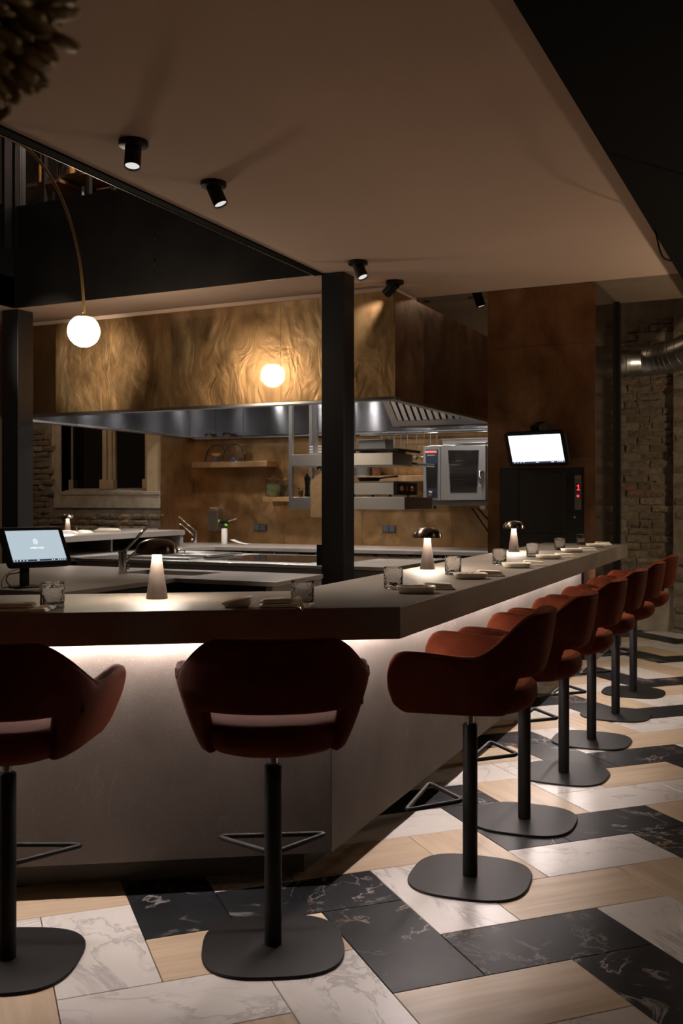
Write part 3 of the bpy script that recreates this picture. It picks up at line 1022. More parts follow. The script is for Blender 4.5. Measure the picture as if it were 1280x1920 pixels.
for px_ in (430, 456, 511, 590, 694, 722, 762, 776, 822):
    p = aty(px_, 1036, 10.98)
    kn = obj('knob', lathe(BM(), [(.0, .0), (.028, .0), (.030, .02), (.024, .045), (0, .048)], 14, (p.x, 11.07, .735), Matrix.Rotation(PI / 2, 4, 'X')), M_CHROME, kc, world=True, smooth=True)
fr_x = [aty(p_, 1036, 10.98).x for p_ in (640, 665, 699, 800)]
obj('drawer_front', bx(BM(), fr_x[0], 11.06, .3, fr_x[2] - .01, 11.079, ZK - .06), M_STEELD, kc, world=True)
obj('drawer_front', bx(BM(), fr_x[2] + .02, 11.06, .3, fr_x[3], 11.079, ZK - .06), M_STEELD, kc, world=True)
obj('drawer_front', bx(BM(), aty(470, 1036, 11).x, 11.06, .3, aty(555, 1036, 11).x, 11.079, ZK - .06), M_STEELD, kc, world=True)

# ------------------------------------------------------------------ HOOD
HX0, HX1, HY0, HZ0, HZ1 = -8.14, -3.388, 8.205, 2.31, 3.28
hd = thing('extractor_hood', 'huge aged brass extractor hood with stainless interior over the cooking island', 'hood', (-5.7, 10, HZ0))
seams = [HX0, aty(323, 700, HY0).x, -4.55, HX1]
for i in range(3):
    obj('brass_panel', bx(BM(), seams[i] + (.001 if i else 0), HY0 - .006, HZ0 + .03, seams[i + 1] - .001, HY0, HZ1), M_BRASS2 if i else M_BRASS, hd, world=True)
ysm = [HY0, 9.35, 10.6, 12.03]
for i in range(3):
    obj('side_panel', bx(BM(), HX1 - .006, ysm[i] + .001, HZ0 + .03, HX1, ysm[i + 1] - .001, HZ1), M_COPPER, hd, world=True)
obj('top_cap', bx(BM(), HX0, HY0 + .02, HZ1 - .02, HX1 - .02, 12.03, HZ1 - .005), M_STEELD, hd, world=True)
obj('ceiling_closer', bx(BM(), HX0, HY0 + .05, HZ1, HX1 - .05, 8.85, HC - .006), M_CEIL, hd, world=True)
# bottom rim gutter
b = BM()
rw = .09
bx(b, HX0, HY0 - .008, HZ0, HX1, HY0 + rw, HZ0 + .030)
bx(b, HX1 - rw, HY0 + rw, HZ0, HX1 + .002, 12.03, HZ0 + .028)
bx(b, HX0, HY0 + rw, HZ0, HX0 + rw, 12.03, HZ0 + .028)
bx(b, HX0 + rw, 11.93, HZ0 - .02, HX1 - rw, 12.03, HZ0 + .01)
obj('rim', b, M_STEEL, hd, world=True, bevel=.004)
ZI = 2.98
def quad(pts):
    b = BM(); b.faces.new([b.verts.new(p) for p in pts]); return b
bks = [HX0 + .05, -7.65, -7.2, -6.1, -5.0, HX1 - .07]
for i in range(5):
    b = BM(); bx(b, bks[i] + .002, 11.90, HZ0 + .01, bks[i + 1] - .002, 11.915, ZI)
    obj('inner_panel', b, M_STEELH, hd, world=True)
sks = [HY0 + .1, 9.5, 10.7, 11.9]
for i in range(3):
    b = BM(); bx(b, HX0 + .04, sks[i] + .002, HZ0 + .01, HX0 + .052, sks[i + 1] - .002, ZI); obj('inner_panel', b, M_STEELH, hd, world=True)
    b = BM(); bx(b, HX1 - .052, sks[i] + .002, HZ0 + .01, HX1 - .04, sks[i + 1] - .002, ZI); obj('inner_panel', b, M_STEELH, hd, world=True)
obj('inner_front', bx(BM(), HX0 + .05, HY0 + .04, HZ0 + .01, HX1 - .05, HY0 + .052, ZI), M_STEEL, hd, world=True)
obj('inner_roof', bx(BM(), HX0 + .04, HY0 + .04, ZI, HX1 - .04, 11.92, ZI + .01), M_STEEL, hd, world=True)
# sloped grease filter bank at the right rear
FX0, FX1 = -4.90, HX1 - .07
pl, ph = Vector((0, 11.80, 2.385)), Vector((0, 11.35, 2.78))
du = (ph - pl); L = du.length; du.normalize()
nn = Vector((0, -du.z, du.y))
if nn.z > 0: nn = -nn
def fpt(x, s, o=0):
    p = pl + du * s + nn * o
    return Vector((x, p.y, p.z))
b = BM()
def fbox(b, xa, xb, s0, s1, o0, o1):
    vs = [b.verts.new(fpt(x, s, o)) for o in (o0, o1) for x, s in ((xa, s0), (xb, s0), (xb, s1), (xa, s1))]
    for f in ((0, 1, 2, 3), (7, 6, 5, 4), (0, 4, 5, 1), (1, 5, 6, 2), (2, 6, 7, 3), (3, 7, 4, 0)):
        b.faces.new([vs[i] for i in f])
fr = .09
fbox(b, FX0, FX1, 0, fr, 0, .03); fbox(b, FX0, FX1, L - fr, L, 0, .03); fbox(b, FX0, FX0 + fr, fr, L - fr, 0, .03); fbox(b, FX1 - fr, FX1, fr, L - fr, 0, .03)
fk = obj('filter_frame', b, M_STEELD, hd, world=True)
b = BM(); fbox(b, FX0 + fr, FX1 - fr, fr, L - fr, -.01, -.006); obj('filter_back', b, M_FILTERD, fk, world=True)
n = 15
for k in range(n):
    xa = FX0 + fr + .01 + k * (FX1 - FX0 - 2 * fr) / n
    b = BM(); fbox(b, xa, xa + .055, fr, L - fr, .0, .02)
    obj('filter_slat', b, M_STEEL, fk, world=True)
# round lamps inside the hood
for (x, y) in ((-7.3, 9.2), (-6.4, 9.2), (-5.5, 9.2), (-4.6, 9.2), (-3.95, 9.0)):
    lm = obj('hood_lamp', lathe(BM(), [(.0, 0), (.055, 0), (.065, .02), (.065, .03), (0, .03)], 20, (x, y, ZI - .031)), M_STEELD, hd, world=True, smooth=True)
    obj('bulb', lathe(BM(), [(0, 0), (.045, 0), (.045, .004), (0, .004)], 20, (x, y, ZI - .037)), M_HOODL, lm, world=True)
    light('hood_lamp_light', 'SPOT', (x, y, ZI - .05), 105, (1, .90, .80), .04, spot=math.radians(125), blend=.8)
for x in (-7.2, -6.0, -4.8, -3.7):
    lm = obj('hood_lamp', lathe(BM(), [(.0, 0), (.055, 0), (.065, .02), (.065, .03), (0, .03)], 20, (x, 10.9, ZI - .031)), M_STEELD, hd, world=True, smooth=True)
    obj('bulb', lathe(BM(), [(0, 0), (.045, 0), (.045, .004), (0, .004)], 20, (x, 10.9, ZI - .037)), M_HOODL, lm, world=True)
    light('hood_lamp_light', 'SPOT', (x, 10.9, ZI - .05), 90, (1, .88, .76), .04, spot=math.radians(125), blend=.8)

# ------------------------------------------------------------------ HANGING RACK over the pass
RY0, RY1 = 9.30, 9.85
rk = thing('hanging_steel_rack', 'suspended two level stainless steel rack below the hood', 'rack', (-4.4, 9.5, 1.3))
RX0, RXa, RXb = -5.03, -3.87, -3.74
obj('upper_shelf', bx(BM(), RX0, RY0, 1.775, RXa, RY1, 1.90), M_STEEL, rk, world=True, bevel=.003)
obj('lower_shelf', bx(BM(), RX0, RY0, 1.322, RXb, RY1 + .25, 1.450), M_STEEL, rk, world=True, bevel=.003)
for x in (-5.055, -4.765, -4.33):
    obj('upright', bx(BM(), x - .022, RY0 + .02, 1.322 if x < -5 else 1.9, x + .022, RY0 + .06, HZ0 + .5), M_STEEL, rk, world=True, bevel=.003)
for x in (-5.055, -4.78):
    obj('upright', bx(BM(), x - .02, RY1 - .06, 1.45, x + .02, RY1 - .02, HZ0 + .5), M_STEELD, rk, world=True)
obj('heat_lamp', lathe(BM(), [(0, 0), (.045, 0), (.05, .02), (.02, .04), (0, .04)], 16, (-4.80, RY0 + .2, 1.735)), M_CHROME, rk, world=True, smooth=True)
obj('heat_lamp', lathe(BM(), [(0, 0), (.045, 0), (.05, .02), (.02, .04), (0, .04)], 16, (-4.62, RY0 + .2, 1.735)), M_CHROME, rk, world=True, smooth=True)
obj('socket_arm', cyl(BM(), (-3.86, 9.8, 1.80), (-3.62, 9.85, 1.78), .018), M_CHROME, rk, world=True, smooth=True)
# oval platters
pr = None
for k in range(6):
    b = BM(); lathe(b, [(.0, 0), (.10, 0), (.17, .010), (.19, .018), (.186, .020), (.10, .006), (0, .006)], 26, sx=1, sy=.7)
    o = obj('oval_platter', b, M_CERAM if k % 2 else plain('pewter_plate', (.5, .5, .52), .25, .6), smooth='all')
    o.location = (-4.76, RY0 + .27, 1.9005 + k * .015)
    o['label'] = 'oval platter in the stack on the rack, %s' % ('bottom one', 'second from bottom', 'third from bottom', 'third from top', 'second from top', 'topmost')[k]
    o['category'] = 'platter'; o['group'] = 'oval platters stacked on the rack'
def gn_pan(x0, x1, y0, y1, z0, z1, label):
    t = thing('steel_pan', label, 'pan', ((x0 + x1) / 2, (y0 + y1) / 2, z0))
    b = BM()
    w = .008
    bx(b, x0, y0, z0, x1, y1, z0 + w); bx(b, x0, y0, z0 + w, x0 + w, y1, z1); bx(b, x1 - w, y0, z0 + w, x1, y1, z1)
    bx(b, x0 + w, y0, z0 + w, x1 - w, y0 + w, z1); bx(b, x0 + w, y1 - w, z0 + w, x1 - w, y1, z1)
    obj('basin', b, M_STEELD, t, world=True)
    b = BM()
    bx(b, x0 - .015, y0 - .015, z1, x1 + .015, y0 + w, z1 + .006); bx(b, x0 - .015, y1 - w, z1, x1 + .015, y1 + .015, z1 + .006)
    bx(b, x0 - .015, y0 + w, z1, x0 + w, y1 - w, z1 + .006); bx(b, x1 - w, y0 + w, z1, x1 + .015, y1 - w, z1 + .006)
    obj('rim', b, M_STEEL, t, world=True)
    return t
gn_pan(-4.36, -4.06, RY0 + .25, RY1 - .08, 1.945, 2.05, 'deep steel pan on the tray, right end of the rack')
tr = obj('black_tray', bx(BM(), -4.33, RY0 - .03, 1.915, -3.80, RY1 + .05, 1.942), M_DWGLASS, bevel=.006); tr['label'] = 'flat black baking tray laid across the upper rack shelf'; tr['category'] = 'tray'
b = BM(); bx(b, -4.25, RY0 + .02, 1.9005, -4.22, RY0 + .4, 1.9145); bx(b, -3.92, RY0 + .02, 1.9005, -3.89, RY0 + .4, 1.9145)
for v in b.verts: v.co -= Vector((0, 0, 0))
o = obj('tray_feet', b, M_STEELD, tr)
pm = thing('pepper_mill', 'black turned pepper mill on the lower rack shelf', 'mill', (-4.905, RY0 + .12, 1.45))
obj('mill_body', lathe(BM(), [(.0, 0), (.030, 0), (.032, .01), (.024, .05), (.026, .10), (.022, .12), (.030, .15), (.030, .16), (0, .16)], 18), M_DWGLASS, pm, smooth=True)
obj('mill_head', lathe(BM(), [(.0, .161), (.026, .161), (.034, .19), (.030, .22), (.012, .235), (.010, .25), (0, .255)], 18), M_DWGLASS, pm, smooth=True)
sb = thing('squeeze_bottle', 'white squeeze bottle beside the pepper mill', 'bottle', (-4.80, RY0 + .12, 1.45))
obj('bottle_body', lathe(BM(), [(0, 0), (.028, 0), (.03, .01), (.03, .15), (.02, .17), (0, .17)], 16), M_WHITEP, sb, smooth=True)
obj('nozzle', lathe(BM(), [(0, .171), (.015, .171), (.012, .20), (.004, .235), (0, .235)], 12), M_WHITEP, sb, smooth=True)
tl = thing('tea_light_glass', 'small glass of amber contents left of the pepper mill', 'glass', (-4.985, RY0 + .12, 1.45))
obj('glass_wall', lathe(BM(), [(0, 0), (.028, 0), (.03, .10), (.027, .10), (.025, .008), (0, .008)], 16), M_WGLASS, tl, smooth=True)
obj('contents', lathe(BM(), [(0, .009), (.0235, .009), (.025, .07), (0, .07)], 14), M_NUTS, tl, smooth=True)
cb = thing('chopping_board', 'round cornered wooden chopping board hanging at the rack beside the column', 'board', (-4.67, RY0 - .03, 1.24))
bA, bB = aty(582, 898, RY0 - .04), aty(640, 970, RY0 - .04)
b = BM(); prism(b, [(p.x, p.y) for p in fillet([(bA.x, bB.z, 0), (bB.x, bB.z - .0, 0), (bB.x, bA.z + .08, 0), (bA.x + .14, bA.z + .08, 0), (bA.x, bA.z - .02, 0)], .03, 5, True)], 0, .02, Matrix.Translation((0, RY0 - .018, 0)) @ Matrix.Rotation(PI / 2, 4, 'X'))
obj('board', b, M_WOODB, cb, world=True)
obj('hook', tube(BM(), fillet([(bA.x + .2, RY0 - .025, bA.z + .07), (bA.x + .2, RY0 - .025, 1.92), (bA.x + .2, RY0 + .03, 1.92)], .01), .004, 6), M_CHROME, cb, world=True)
# hot plate appliance on lower shelf
ax0, ax1 = aty(650, 905, RY0).x, aty(737, 905, RY0 + .02).x
ap = thing('warming_appliance', 'low stainless warming appliance with black control end on the lower rack shelf', 'appliance', (-4.1, RY0 + .3, 1.45))
obj('casing', bx(BM(), ax0, RY0 + .03, 1.475, ax1, RY1 + .05, 1.600), M_STEEL, ap, world=True, bevel=.004)
obj('top_plate', bx(BM(), ax0 - .02, RY0 + .02, 1.601, ax1 + .01, RY1 + .08, 1.612), M_STEELD, ap, world=True)
cpn = obj('control_end', bx(BM(), ax1 + .001, RY0 + .035, 1.470, ax1 + .035, RY1 + .05, 1.598), M_DWGLASS, ap, world=True, bevel=.003)
for yy in (RY0 + .15, RY0 + .44):
    obj('dial', lathe(BM(), [(0, 0), (.026, 0), (.022, .018), (0, .018)], 16, (ax1 + .035, yy, 1.535), Matrix.Rotation(PI / 2, 4, 'Y')), M_BRASSP, cpn, world=True, smooth=True)
obj('red_switch', bx(BM(), ax1 + .036, RY0 + .28, 1.515, ax1 + .042, RY0 + .305, 1.56), M_REDL, cpn, world=True)
b = BM()
for xx in (ax0 + .05, ax1 - .05):
    for yy in (RY0 + .06, RY1):
        cyl(b, (xx, yy, 1.4505), (xx, yy, 1.475), .014, 10)
obj('feet', b, M_BLACK, ap, world=True)
# skillet on top of appliance
sk_ = thing('frying_pan', 'dark frying pan resting on the warming appliance', 'pan', (-4.22, RY0 + .2, 1.6125))
obj('pan_bowl', lathe(BM(), [(0, 0), (.10, 0), (.125, .04), (.121, .04), (.097, .005), (0, .005)], 24), M_BLKSTEEL, sk_, smooth=True)
obj('pan_handle', tube(BM(), [(.11, 0, .03), (.2, -.02, .042), (.34, -.04, .05)], .009, 8), M_BLKSTEEL, sk_, smooth='all')
# round steel pot on right wall shelf below

# ------------------------------------------------------------------ WALL SHELVES AND WALL THINGS
def wshelf(pxa, pxb, pyt, d, label, th=.05, clipx=None):
    A = aty(pxa, pyt, KY - d); B = aty(pxb, pyt, KY - d)
    x0, x1 = A.x, (clipx if clipx else B.x)
    t = thing('wall_shelf', label, 'shelf', ((x0 + x1) / 2, KY - d / 2, A.z))
    obj('shelf_board', bx(BM(), x0, KY - d, A.z - th, x1, KY - .009, A.z), M_SHELFB, t, world=True, bevel=.002)
    return A.z, x0, x1
zs, xs0, xs1 = wshelf(359, 500, 867, .30, 'long brass wall shelf carrying the glass coffee siphons', .075)
zs2, xt0, xt1 = wshelf(492, 600, 932, .28, 'short brass wall shelf holding glass storage jars', .06)
zs3, xu0, xu1 = wshelf(640, 856, 893, .28, 'long brass wall shelf behind the rack, left of the oven', .075)
def siphon(loc, label, full):
    t = thing('coffee_siphon', label, 'coffee maker', loc, group='glass coffee siphons on the wall shelf')
    t.scale = (.85, .85, .72)
    obj('lower_bulb', lathe(BM(), [(0, .10), (.04, .10), (.085, .135), (.10, .175), (.085, .215), (.045, .25), (.03, .27), (.03, .285), (.027, .285), (.027, .268), (.042, .248), (.081, .214), (.096, .175), (.081, .138), (.038, .104), (0, .104)], 22, (.05, 0, 0)), M_WGLASS, t, smooth='all')
    if full:
        obj('liquid', lathe(BM(), [(0, .106), (.036, .106), (.078, .14), (.093, .17), (0, .17)], 18, (.05, 0, 0)), plain('amber_liquid_%s' % full, (.7, .42, .12), .1), t, smooth='all')
    obj('upper_bulb', lathe(BM(), [(0, .34), (.02, .345), (.05, .36), (.062, .39), (.058, .43), (.066, .49), (.062, .56), (.059, .56), (.063, .49), (.055, .43), (.059, .39), (.047, .363), (0, .348)], 22, (-.08, 0, 0)), M_WGLASS, t, smooth='all')
    obj('handle_arm', tube(BM(), catmull([(-.15, 0, .0), (-.14, 0, .10), (-.10, 0, .22), (-.02, 0, .31), (.07, 0, .335), (.15, 0, .315), (.21, 0, .25), (.225, 0, .21)], 6), .011, 8), M_BLACK, t, smooth='all')
    obj('base_plate', prism(BM(), superell(.17, .07, 4, 28), 0, .012), M_CHROME, t, bevel=.002)
    obj('burner', lathe(BM(), [(0, .013), (.045, .013), (.05, .03), (.03, .055), (.018, .06), (.015, .085), (0, .085)], 18, (.05, 0, 0)), M_BLUE, t, smooth=True)
    return t
A = aty(398, 868, KY - .22); B = aty(434, 868, KY - .22)
siphon((A.x, KY - .20, zs), 'left coffee siphon with warm amber liquid in its bulb', 'a')
siphon((B.x, KY - .245, zs), 'right coffee siphon with empty clear bulbs', None)
p = aty(459, 868, KY - .14)
t = thing('wine_glass', 'clear stemmed glass at the right of the coffee siphons', 'glass', (p.x, KY - .14, zs))
obj('stem_foot', lathe(BM(), [(0, 0), (.035, 0), (.035, .004), (.006, .01), (.005, .09), (0, .09)], 18), M_WGLASS, t, smooth='all')
obj('glass_bowl', lathe(BM(), [(0, .09), (.03, .10), (.045, .14), (.04, .2), (.034, .22), (.032, .22), (.038, .2), (.042, .14), (.027, .104), (0, .094)], 18), M_WGLASS, t, smooth='all')
def jar(loc, r, h, label, fill, k):
    t = thing('storage_jar', label, 'jar', loc, group='glass storage jars')
    obj('jar_glass', lathe(BM(), [(0, 0), (r, 0), (r, h * .75), (r * .78, h * .85), (r * .8, h * .88), (r * .76, h * .88), (r * .74, h * .85), (r * .94, h * .73), (r * .94, .006), (0, .006)], 20), M_WGLASS, t, smooth='all')
    if fill:
        obj('jar_contents', lathe(BM(), [(0, .007), (r * .92, .007), (r * .92, h * .62), (r * .5, h * .68), (0, h * .66)], 14, jit=lambda a, z, kk: 1 - .02 * random.random()), fill, t, smooth='all')
    obj('jar_lid', lathe(BM(), [(0, h * .885), (r * .82, h * .885), (r * .8, h * .93), (r * .3, h * .97), (r * .12, h * 1.0), (r * .28, h * 1.06), (r * .2, h * 1.12), (0, h * 1.13)], 18), M_WGLASS, t, smooth='all')
p = aty(512, 932, KY - .13); jar((p.x, KY - .13, zs2), .105, .27, 'glass storage jar packed with dried green herbs', M_HERB, 1)
p = aty(537, 932, KY - .13); jar((p.x, KY - .13, zs2), .09, .26, 'nearly empty glass storage jar behind the rack upright', None, 2)
p = aty(705, 893, KY - .13); jar((p.x, KY - .13, zs3), .065, .19, 'glass storage jar of brown nuts on the right wall shelf', M_NUTS, 3)
p = aty(680, 893, KY - .13)
t = thing('steel_pot', 'tall cylindrical steel pot on the right wall shelf', 'pot', (p.x, KY - .14, zs3))
obj('pot_body', lathe(BM(), [(0, 0), (.13, 0), (.13, .22), (.125, .22), (.125, .01), (0, .01)], 28), M_STEELD, t, smooth=True)
obj('pot_rim', lathe(BM(), [(.1305, .212), (.136, .215), (.136, .225), (.1305, .226)], 28, cap=False), M_STEEL, t, smooth='all')
# utensil rail with ladles
ra, rb2 = aty(680, 812, 11.98), aty(912, 803, 11.98)
rl = thing('utensil_rail', 'thin steel rail along the rear rim of the hood', 'rail', (-4.4, 11.80, 2.25))
obj('rail_bar', cyl(BM(), (-5.4, 11.86, 2.272), (-3.6, 11.86, 2.272), .009, 10), M_CHROME, rl, world=True, smooth=True)
names = ['first', 'second', 'third', 'fourth', 'fifth', 'sixth', 'seventh', 'eighth', 'last']
lad0 = None
for k, px_ in enumerate((714, 729, 738, 751, 763, 780, 794, 806, 818)):
    p = aty(px_, 812, 11.85)
    if lad0 is None:
        t = thing('hanging_ladle', '', 'ladle')
        obj('ladle_handle', tube(BM(), [(0, -.012, .012), (0, .0, .022), (0, .012, .010), (0, .006, -.03), (0, 0, -.16), (0, 0, -.30)], .006, 6), M_STEELD, t, smooth='all')
        obj('ladle_bowl', lathe(BM(), [(.002, -.045), (.028, -.035), (.042, -.01), (.044, 0), (.040, 0), (.038, -.01), (.025, -.031), (0, -.041)], 14, (0, -.045, -.30)), M_STEELD, t, smooth='all')
        lad0 = t
    else:
        t = copytree(lad0)
    t.location = (p.x, 11.86, 2.272)
    t['label'] = 'thin steel ladle hanging from the rail, %s from the left' % names[k]
    if k == 8: t['label'] = 'thin steel ladle hanging from the rail, rightmost beside the oven'
    t['group'] = 'ladles on the utensil rail'
# oven
OVY = 11.25
oA, oB = aty(793, 837, OVY), aty(911, 938, OVY)
ov = thing('combi_oven', 'wall mounted stainless combi oven with dark control strip and glass door', 'oven', ((oA.x + oB.x) / 2, 11.6, oB.z))
obj('casing', bx(BM(), oA.x, OVY + .03, oB.z, oB.x + .03, 11.9, oA.z), M_STEELD, ov, world=True, bevel=.008)
xs_ = aty(826, 900, OVY).x
cs = obj('control_strip', bx(BM(), oA.x, OVY, oB.z, xs_ - .003, OVY + .029, oA.z), M_STEEL, ov, world=True, bevel=.004)
def quadprism(parent, name, pts, m, y0, y1, **k):
    b = BM(); v0 = [b.verts.new((p[0], y0, p[1])) for p in pts]; v1 = [b.verts.new((p[0], y1, p[1])) for p in pts]
    b.faces.new(v0); b.faces.new(v1[::-1])
    for i in range(len(pts)):
        j = (i + 1) % len(pts); b.faces.new((v0[j], v0[i], v1[i], v1[j]))
    return obj(name, b, m, parent, world=True, **k)
def opx(px, py):
    q = aty(px, py, OVY); return (q.x, q.z)
M_NAVY = plain('navy_control_glass', (.020, .028, .045), .2)
quadprism(cs, 'control_glass', [opx(797.5, 843), opx(821, 843), opx(820, 933.5), opx(799.5, 933.5)], M_NAVY, OVY - .004, OVY - .0005, bevel=.003)
quadprism(cs, 'touch_screen', [opx(799.5, 869), opx(819.5, 869), opx(818.5, 915), opx(800.5, 915)], M_DWGLASS, OVY - .006, OVY - .0045)
quadprism(cs, 'badge', [opx(798.5, 844.5), opx(818.5, 844.5), opx(818.5, 850), opx(798.5, 850)], M_REDL, OVY - .007, OVY - .0045)
q = aty(808.5, 847.4, OVY)
M_LET = plain('white_letters', (.8, .8, .8), .5)
tx = text('RATIONAL', .030, M_LET, cs, (q.x - ov.location.x, OVY - .0078 - ov.location.y, q.z - ov.location.z), (PI / 2, 0, 0))
q = aty(808.5, 853.3, OVY)
tx = text('SelfCookingCenter', .014, M_LET, cs, (q.x - ov.location.x, OVY - .0055 - ov.location.y, q.z - ov.location.z), (PI / 2, 0, 0))
q = aty(808, 925, OVY)
obj('dial', lathe(BM(), [(0, 0), (.034, 0), (.032, .02), (.02, .028), (0, .03)], 22, (q.x, OVY - .005, q.z), Matrix.Rotation(PI / 2, 4, 'X')), M_CHROME, cs, world=True, smooth=True)
dr = obj('oven_door', bx(BM(), xs_ + .003, OVY - .012, oB.z, oB.x, OVY + .028, oA.z), M_STEEL, ov, world=True, bevel=.006)
quadprism(dr, 'window_frame', [opx(840, 844), opx(898.5, 844), opx(895, 925), opx(844.5, 925)], M_CHROME, OVY - .014, OVY - .0125, bevel=.003)
quadprism(dr, 'window_glass', [opx(841, 845), opx(897.5, 845), opx(894.3, 924), opx(845.3, 924)], M_HOB, OVY - .016, OVY - .0145, bevel=.003)
b = BM()
for k in range(9):
    a_, c_ = opx(848, 853 + k * 6.6), opx(868, 853 + k * 6.6)
    bx(b, a_[0], OVY - .0175, a_[1] - .003, c_[0], OVY - .0165, a_[1])
obj('rack_runners', b, plain('dim_rack_metal', (.10, .07, .04), .4, .8), dr, world=True)
hA, hB = opx(902.5, 885), opx(902.5, 913)
obj('door_handle', tube(BM(), [(hA[0] + .02, OVY - .012, hA[1]), (hA[0], OVY - .055, hA[1]), (hA[0], OVY - .06, (hA[1] + hB[1]) / 2), (hB[0], OVY - .05, hB[1])], .018, 10, rr=[.02, .022, .018, .010]), M_CHROME, dr, world=True, smooth='all')
q = aty(886, 930, OVY)
bs = thing('oven_bracket', 'steel wall bracket carrying the combi oven', 'bracket', ((oA.x + oB.x) / 2, 11.7, oB.z - .05))
qA, qB = aty(800, 940, OVY + .08), aty(917, 950, OVY + .08)
obj('bracket_frame', bx(BM(), qA.x, OVY + .08, qB.z + .01, qB.x, 12.03, oB.z - .006), M_STEELD, bs, world=True, bevel=.003)
obj('bracket_foot', bx(BM(), qA.x + .03, OVY + .05, qB.z - .03, qA.x + .09, OVY + .16, qB.z + .009), M_STEEL, bs, world=True)
obj('bracket_foot', bx(BM(), qB.x - .10, OVY + .05, qB.z - .03, qB.x - .04, OVY + .16, qB.z + .009), M_STEEL, bs, world=True)
h1 = aty(884, 952, 11.7); h2 = aty(918, 1002, 11.95)
cbl = [catmull([(h1.x, 11.7, h1.z), (h1.x + .10, 11.75, h1.z - .16), (h2.x, 11.95, h2.z), (h2.x + .05, 11.95, h2.z - .1)], 6), catmull([(h1.x + .07, 11.7, h1.z), (h1.x + .19, 11.75, h1.z - .14), (h2.x + .05, 11.95, h2.z + .1), (h2.x + .1, 11.95, h2.z)], 6)]
for kk, cc_ in enumerate(cbl):
    o = obj('oven_hose', tube(BM(), cc_, .011, 6), M_BLACK, smooth='all')
    o['label'] = ('lower', 'upper')[kk] + ' black hose running down from under the combi oven'; o['category'] = 'hose'
gA, gB = aty(829, 823, 11.45), aty(913, 834, 11.45)
gt = thing('steel_tray', 'upturned stainless tray standing on top of the oven', 'tray', ((gA.x + gB.x) / 2, 11.6, oA.z))
obj('tray_body', bx(BM(), gA.x, 11.45, oA.z + .001, gB.x + .02, 11.85, oA.z + .085), M_STEELD, gt, world=True, bevel=.006)
obj('tray_rim', bx(BM(), gA.x - .012, 11.44, oA.z + .086, gB.x + .03, 11.87, oA.z + .094), M_STEEL, gt, world=True)
b = BM()
u_ = []
for i in range(9):
    u_.append([b.verts.new((oA.x + .04 + i * .055, 11.29 + j * .13, oA.z + .002 + .012 * abs(math.sin(i * 1.1 + j)) + .002)) for j in range(2)])
for i in range(8):
    b.faces.new((u_[i][0], u_[i + 1][0], u_[i + 1][1], u_[i][1]))
sd = obj('paper_sheets', b, M_PAPER)
md = sd.modifiers.new('s', 'SOLIDIFY'); md.thickness = .006
sd['label'] = 'crumpled white papers on the front edge of the oven top'; sd['category'] = 'paper'
t = obj('baking_sheet', bx(BM(), aty(853, 833, 11.3).x, 11.28, oA.z + .022, aty(912, 833, 11.3).x, 11.43, oA.z + .034), M_STEELD, bevel=.004)
t['label'] = 'flat baking sheet lying on the oven top in front of the tray'; t['category'] = 'tray'

def socket(pxa, pya, pxb, pyb, label):
    A, B = aty(pxa, pya, KY - .01), aty(pxb, pyb, KY - .01)
    t = thing('power_socket', label, 'socket', ((A.x + B.x) / 2, KY - .009, (A.z + B.z) / 2))
    obj('socket_plate', bx(BM(), A.x, KY - .022, B.z, B.x, KY - .009, A.z), M_NAVY, t, world=True, bevel=.003)
    for k in (.27, .73):
        x = A.x + (B.x - A.x) * k
        obj('flap', cbx(BM(), (x, KY - .026, (A.z + B.z) / 2), ((B.x - A.x) * .40, .006, (A.z - B.z) * .8)), plain('socket_grey', (.05, .055, .065), .4), t, world=True, bevel=.002)
socket(476, 983, 500, 996, 'dark double socket on the copper wall left of the column')
socket(717, 985, 742, 999, 'dark double socket on the copper wall below the oven')
A, B = aty(390, 956, KY - .12), aty(409, 995, KY - .12)
t = thing('soap_dispenser', 'stainless wall dispenser beside the left shelf', 'dispenser', ((A.x + B.x) / 2, KY - .06, B.z))
obj('dispenser_body', bx(BM(), A.x, KY - .13, B.z, B.x, KY - .009, A.z), M_STEELD, t, world=True, bevel=.006)
obj('dispenser_cap', bx(BM(), A.x + .02, KY - .12, A.z, B.x - .02, KY - .03, A.z + .035), M_CHROME, t, world=True, bevel=.01)
obj('nozzle', cyl(BM(), ((A.x + B.x) / 2, KY - .08, B.z - .02), ((A.x + B.x) / 2, KY - .08, B.z), .012, 10), M_CHROME, t, world=True)
p = atz(422, 1019.5, ZK)
t = thing('blow_torch', 'kitchen blow torch with white canister and lime green knobs', 'torch', (p.x, p.y - .02, ZK))
obj('canister', lathe(BM(), [(0, 0), (.040, 0), (.042, .006), (.042, .20), (.036, .215), (0, .215)], 20), M_WHITEP, t, smooth=True)
obj('collar', lathe(BM(), [(0, .216), (.040, .216), (.036, .25), (.022, .275), (.02, .29), (0, .29)], 18), M_BLACK, t, smooth=True)
b = BM(); cyl(b, (-.065, 0, .305), (.055, 0, .305), .028, 14); obj('torch_head', b, M_BLACK, t, smooth=True)
b = BM(); cyl(b, (-.085, 0, .31), (-.0655, 0, .31), .024, 14); obj('valve_knob', b, M_GREEN, t, smooth=True)
b = BM(); cyl(b, (.03, -.02, .262), (.05, -.03, .262), .018, 12); obj('valve_knob', b, M_GREEN, t, smooth=True)
b = BM(); cyl(b, (.056, 0, .31), (.20, 0, .355), .010, 10, .013); obj('flame_tube', b, M_CHROME, t, smooth=True)
p = atz(445, 1020, ZK)
b = BM()
u_ = []
for i in range(9):
    f_ = i / 8
    u_.append([b.verts.new((p.x - .10 + f_ * .30, p.y - .03 - .05 * f_ + j * .12, ZK + .003 + .055 * (1 - f_) ** 2)) for j in range(2)])
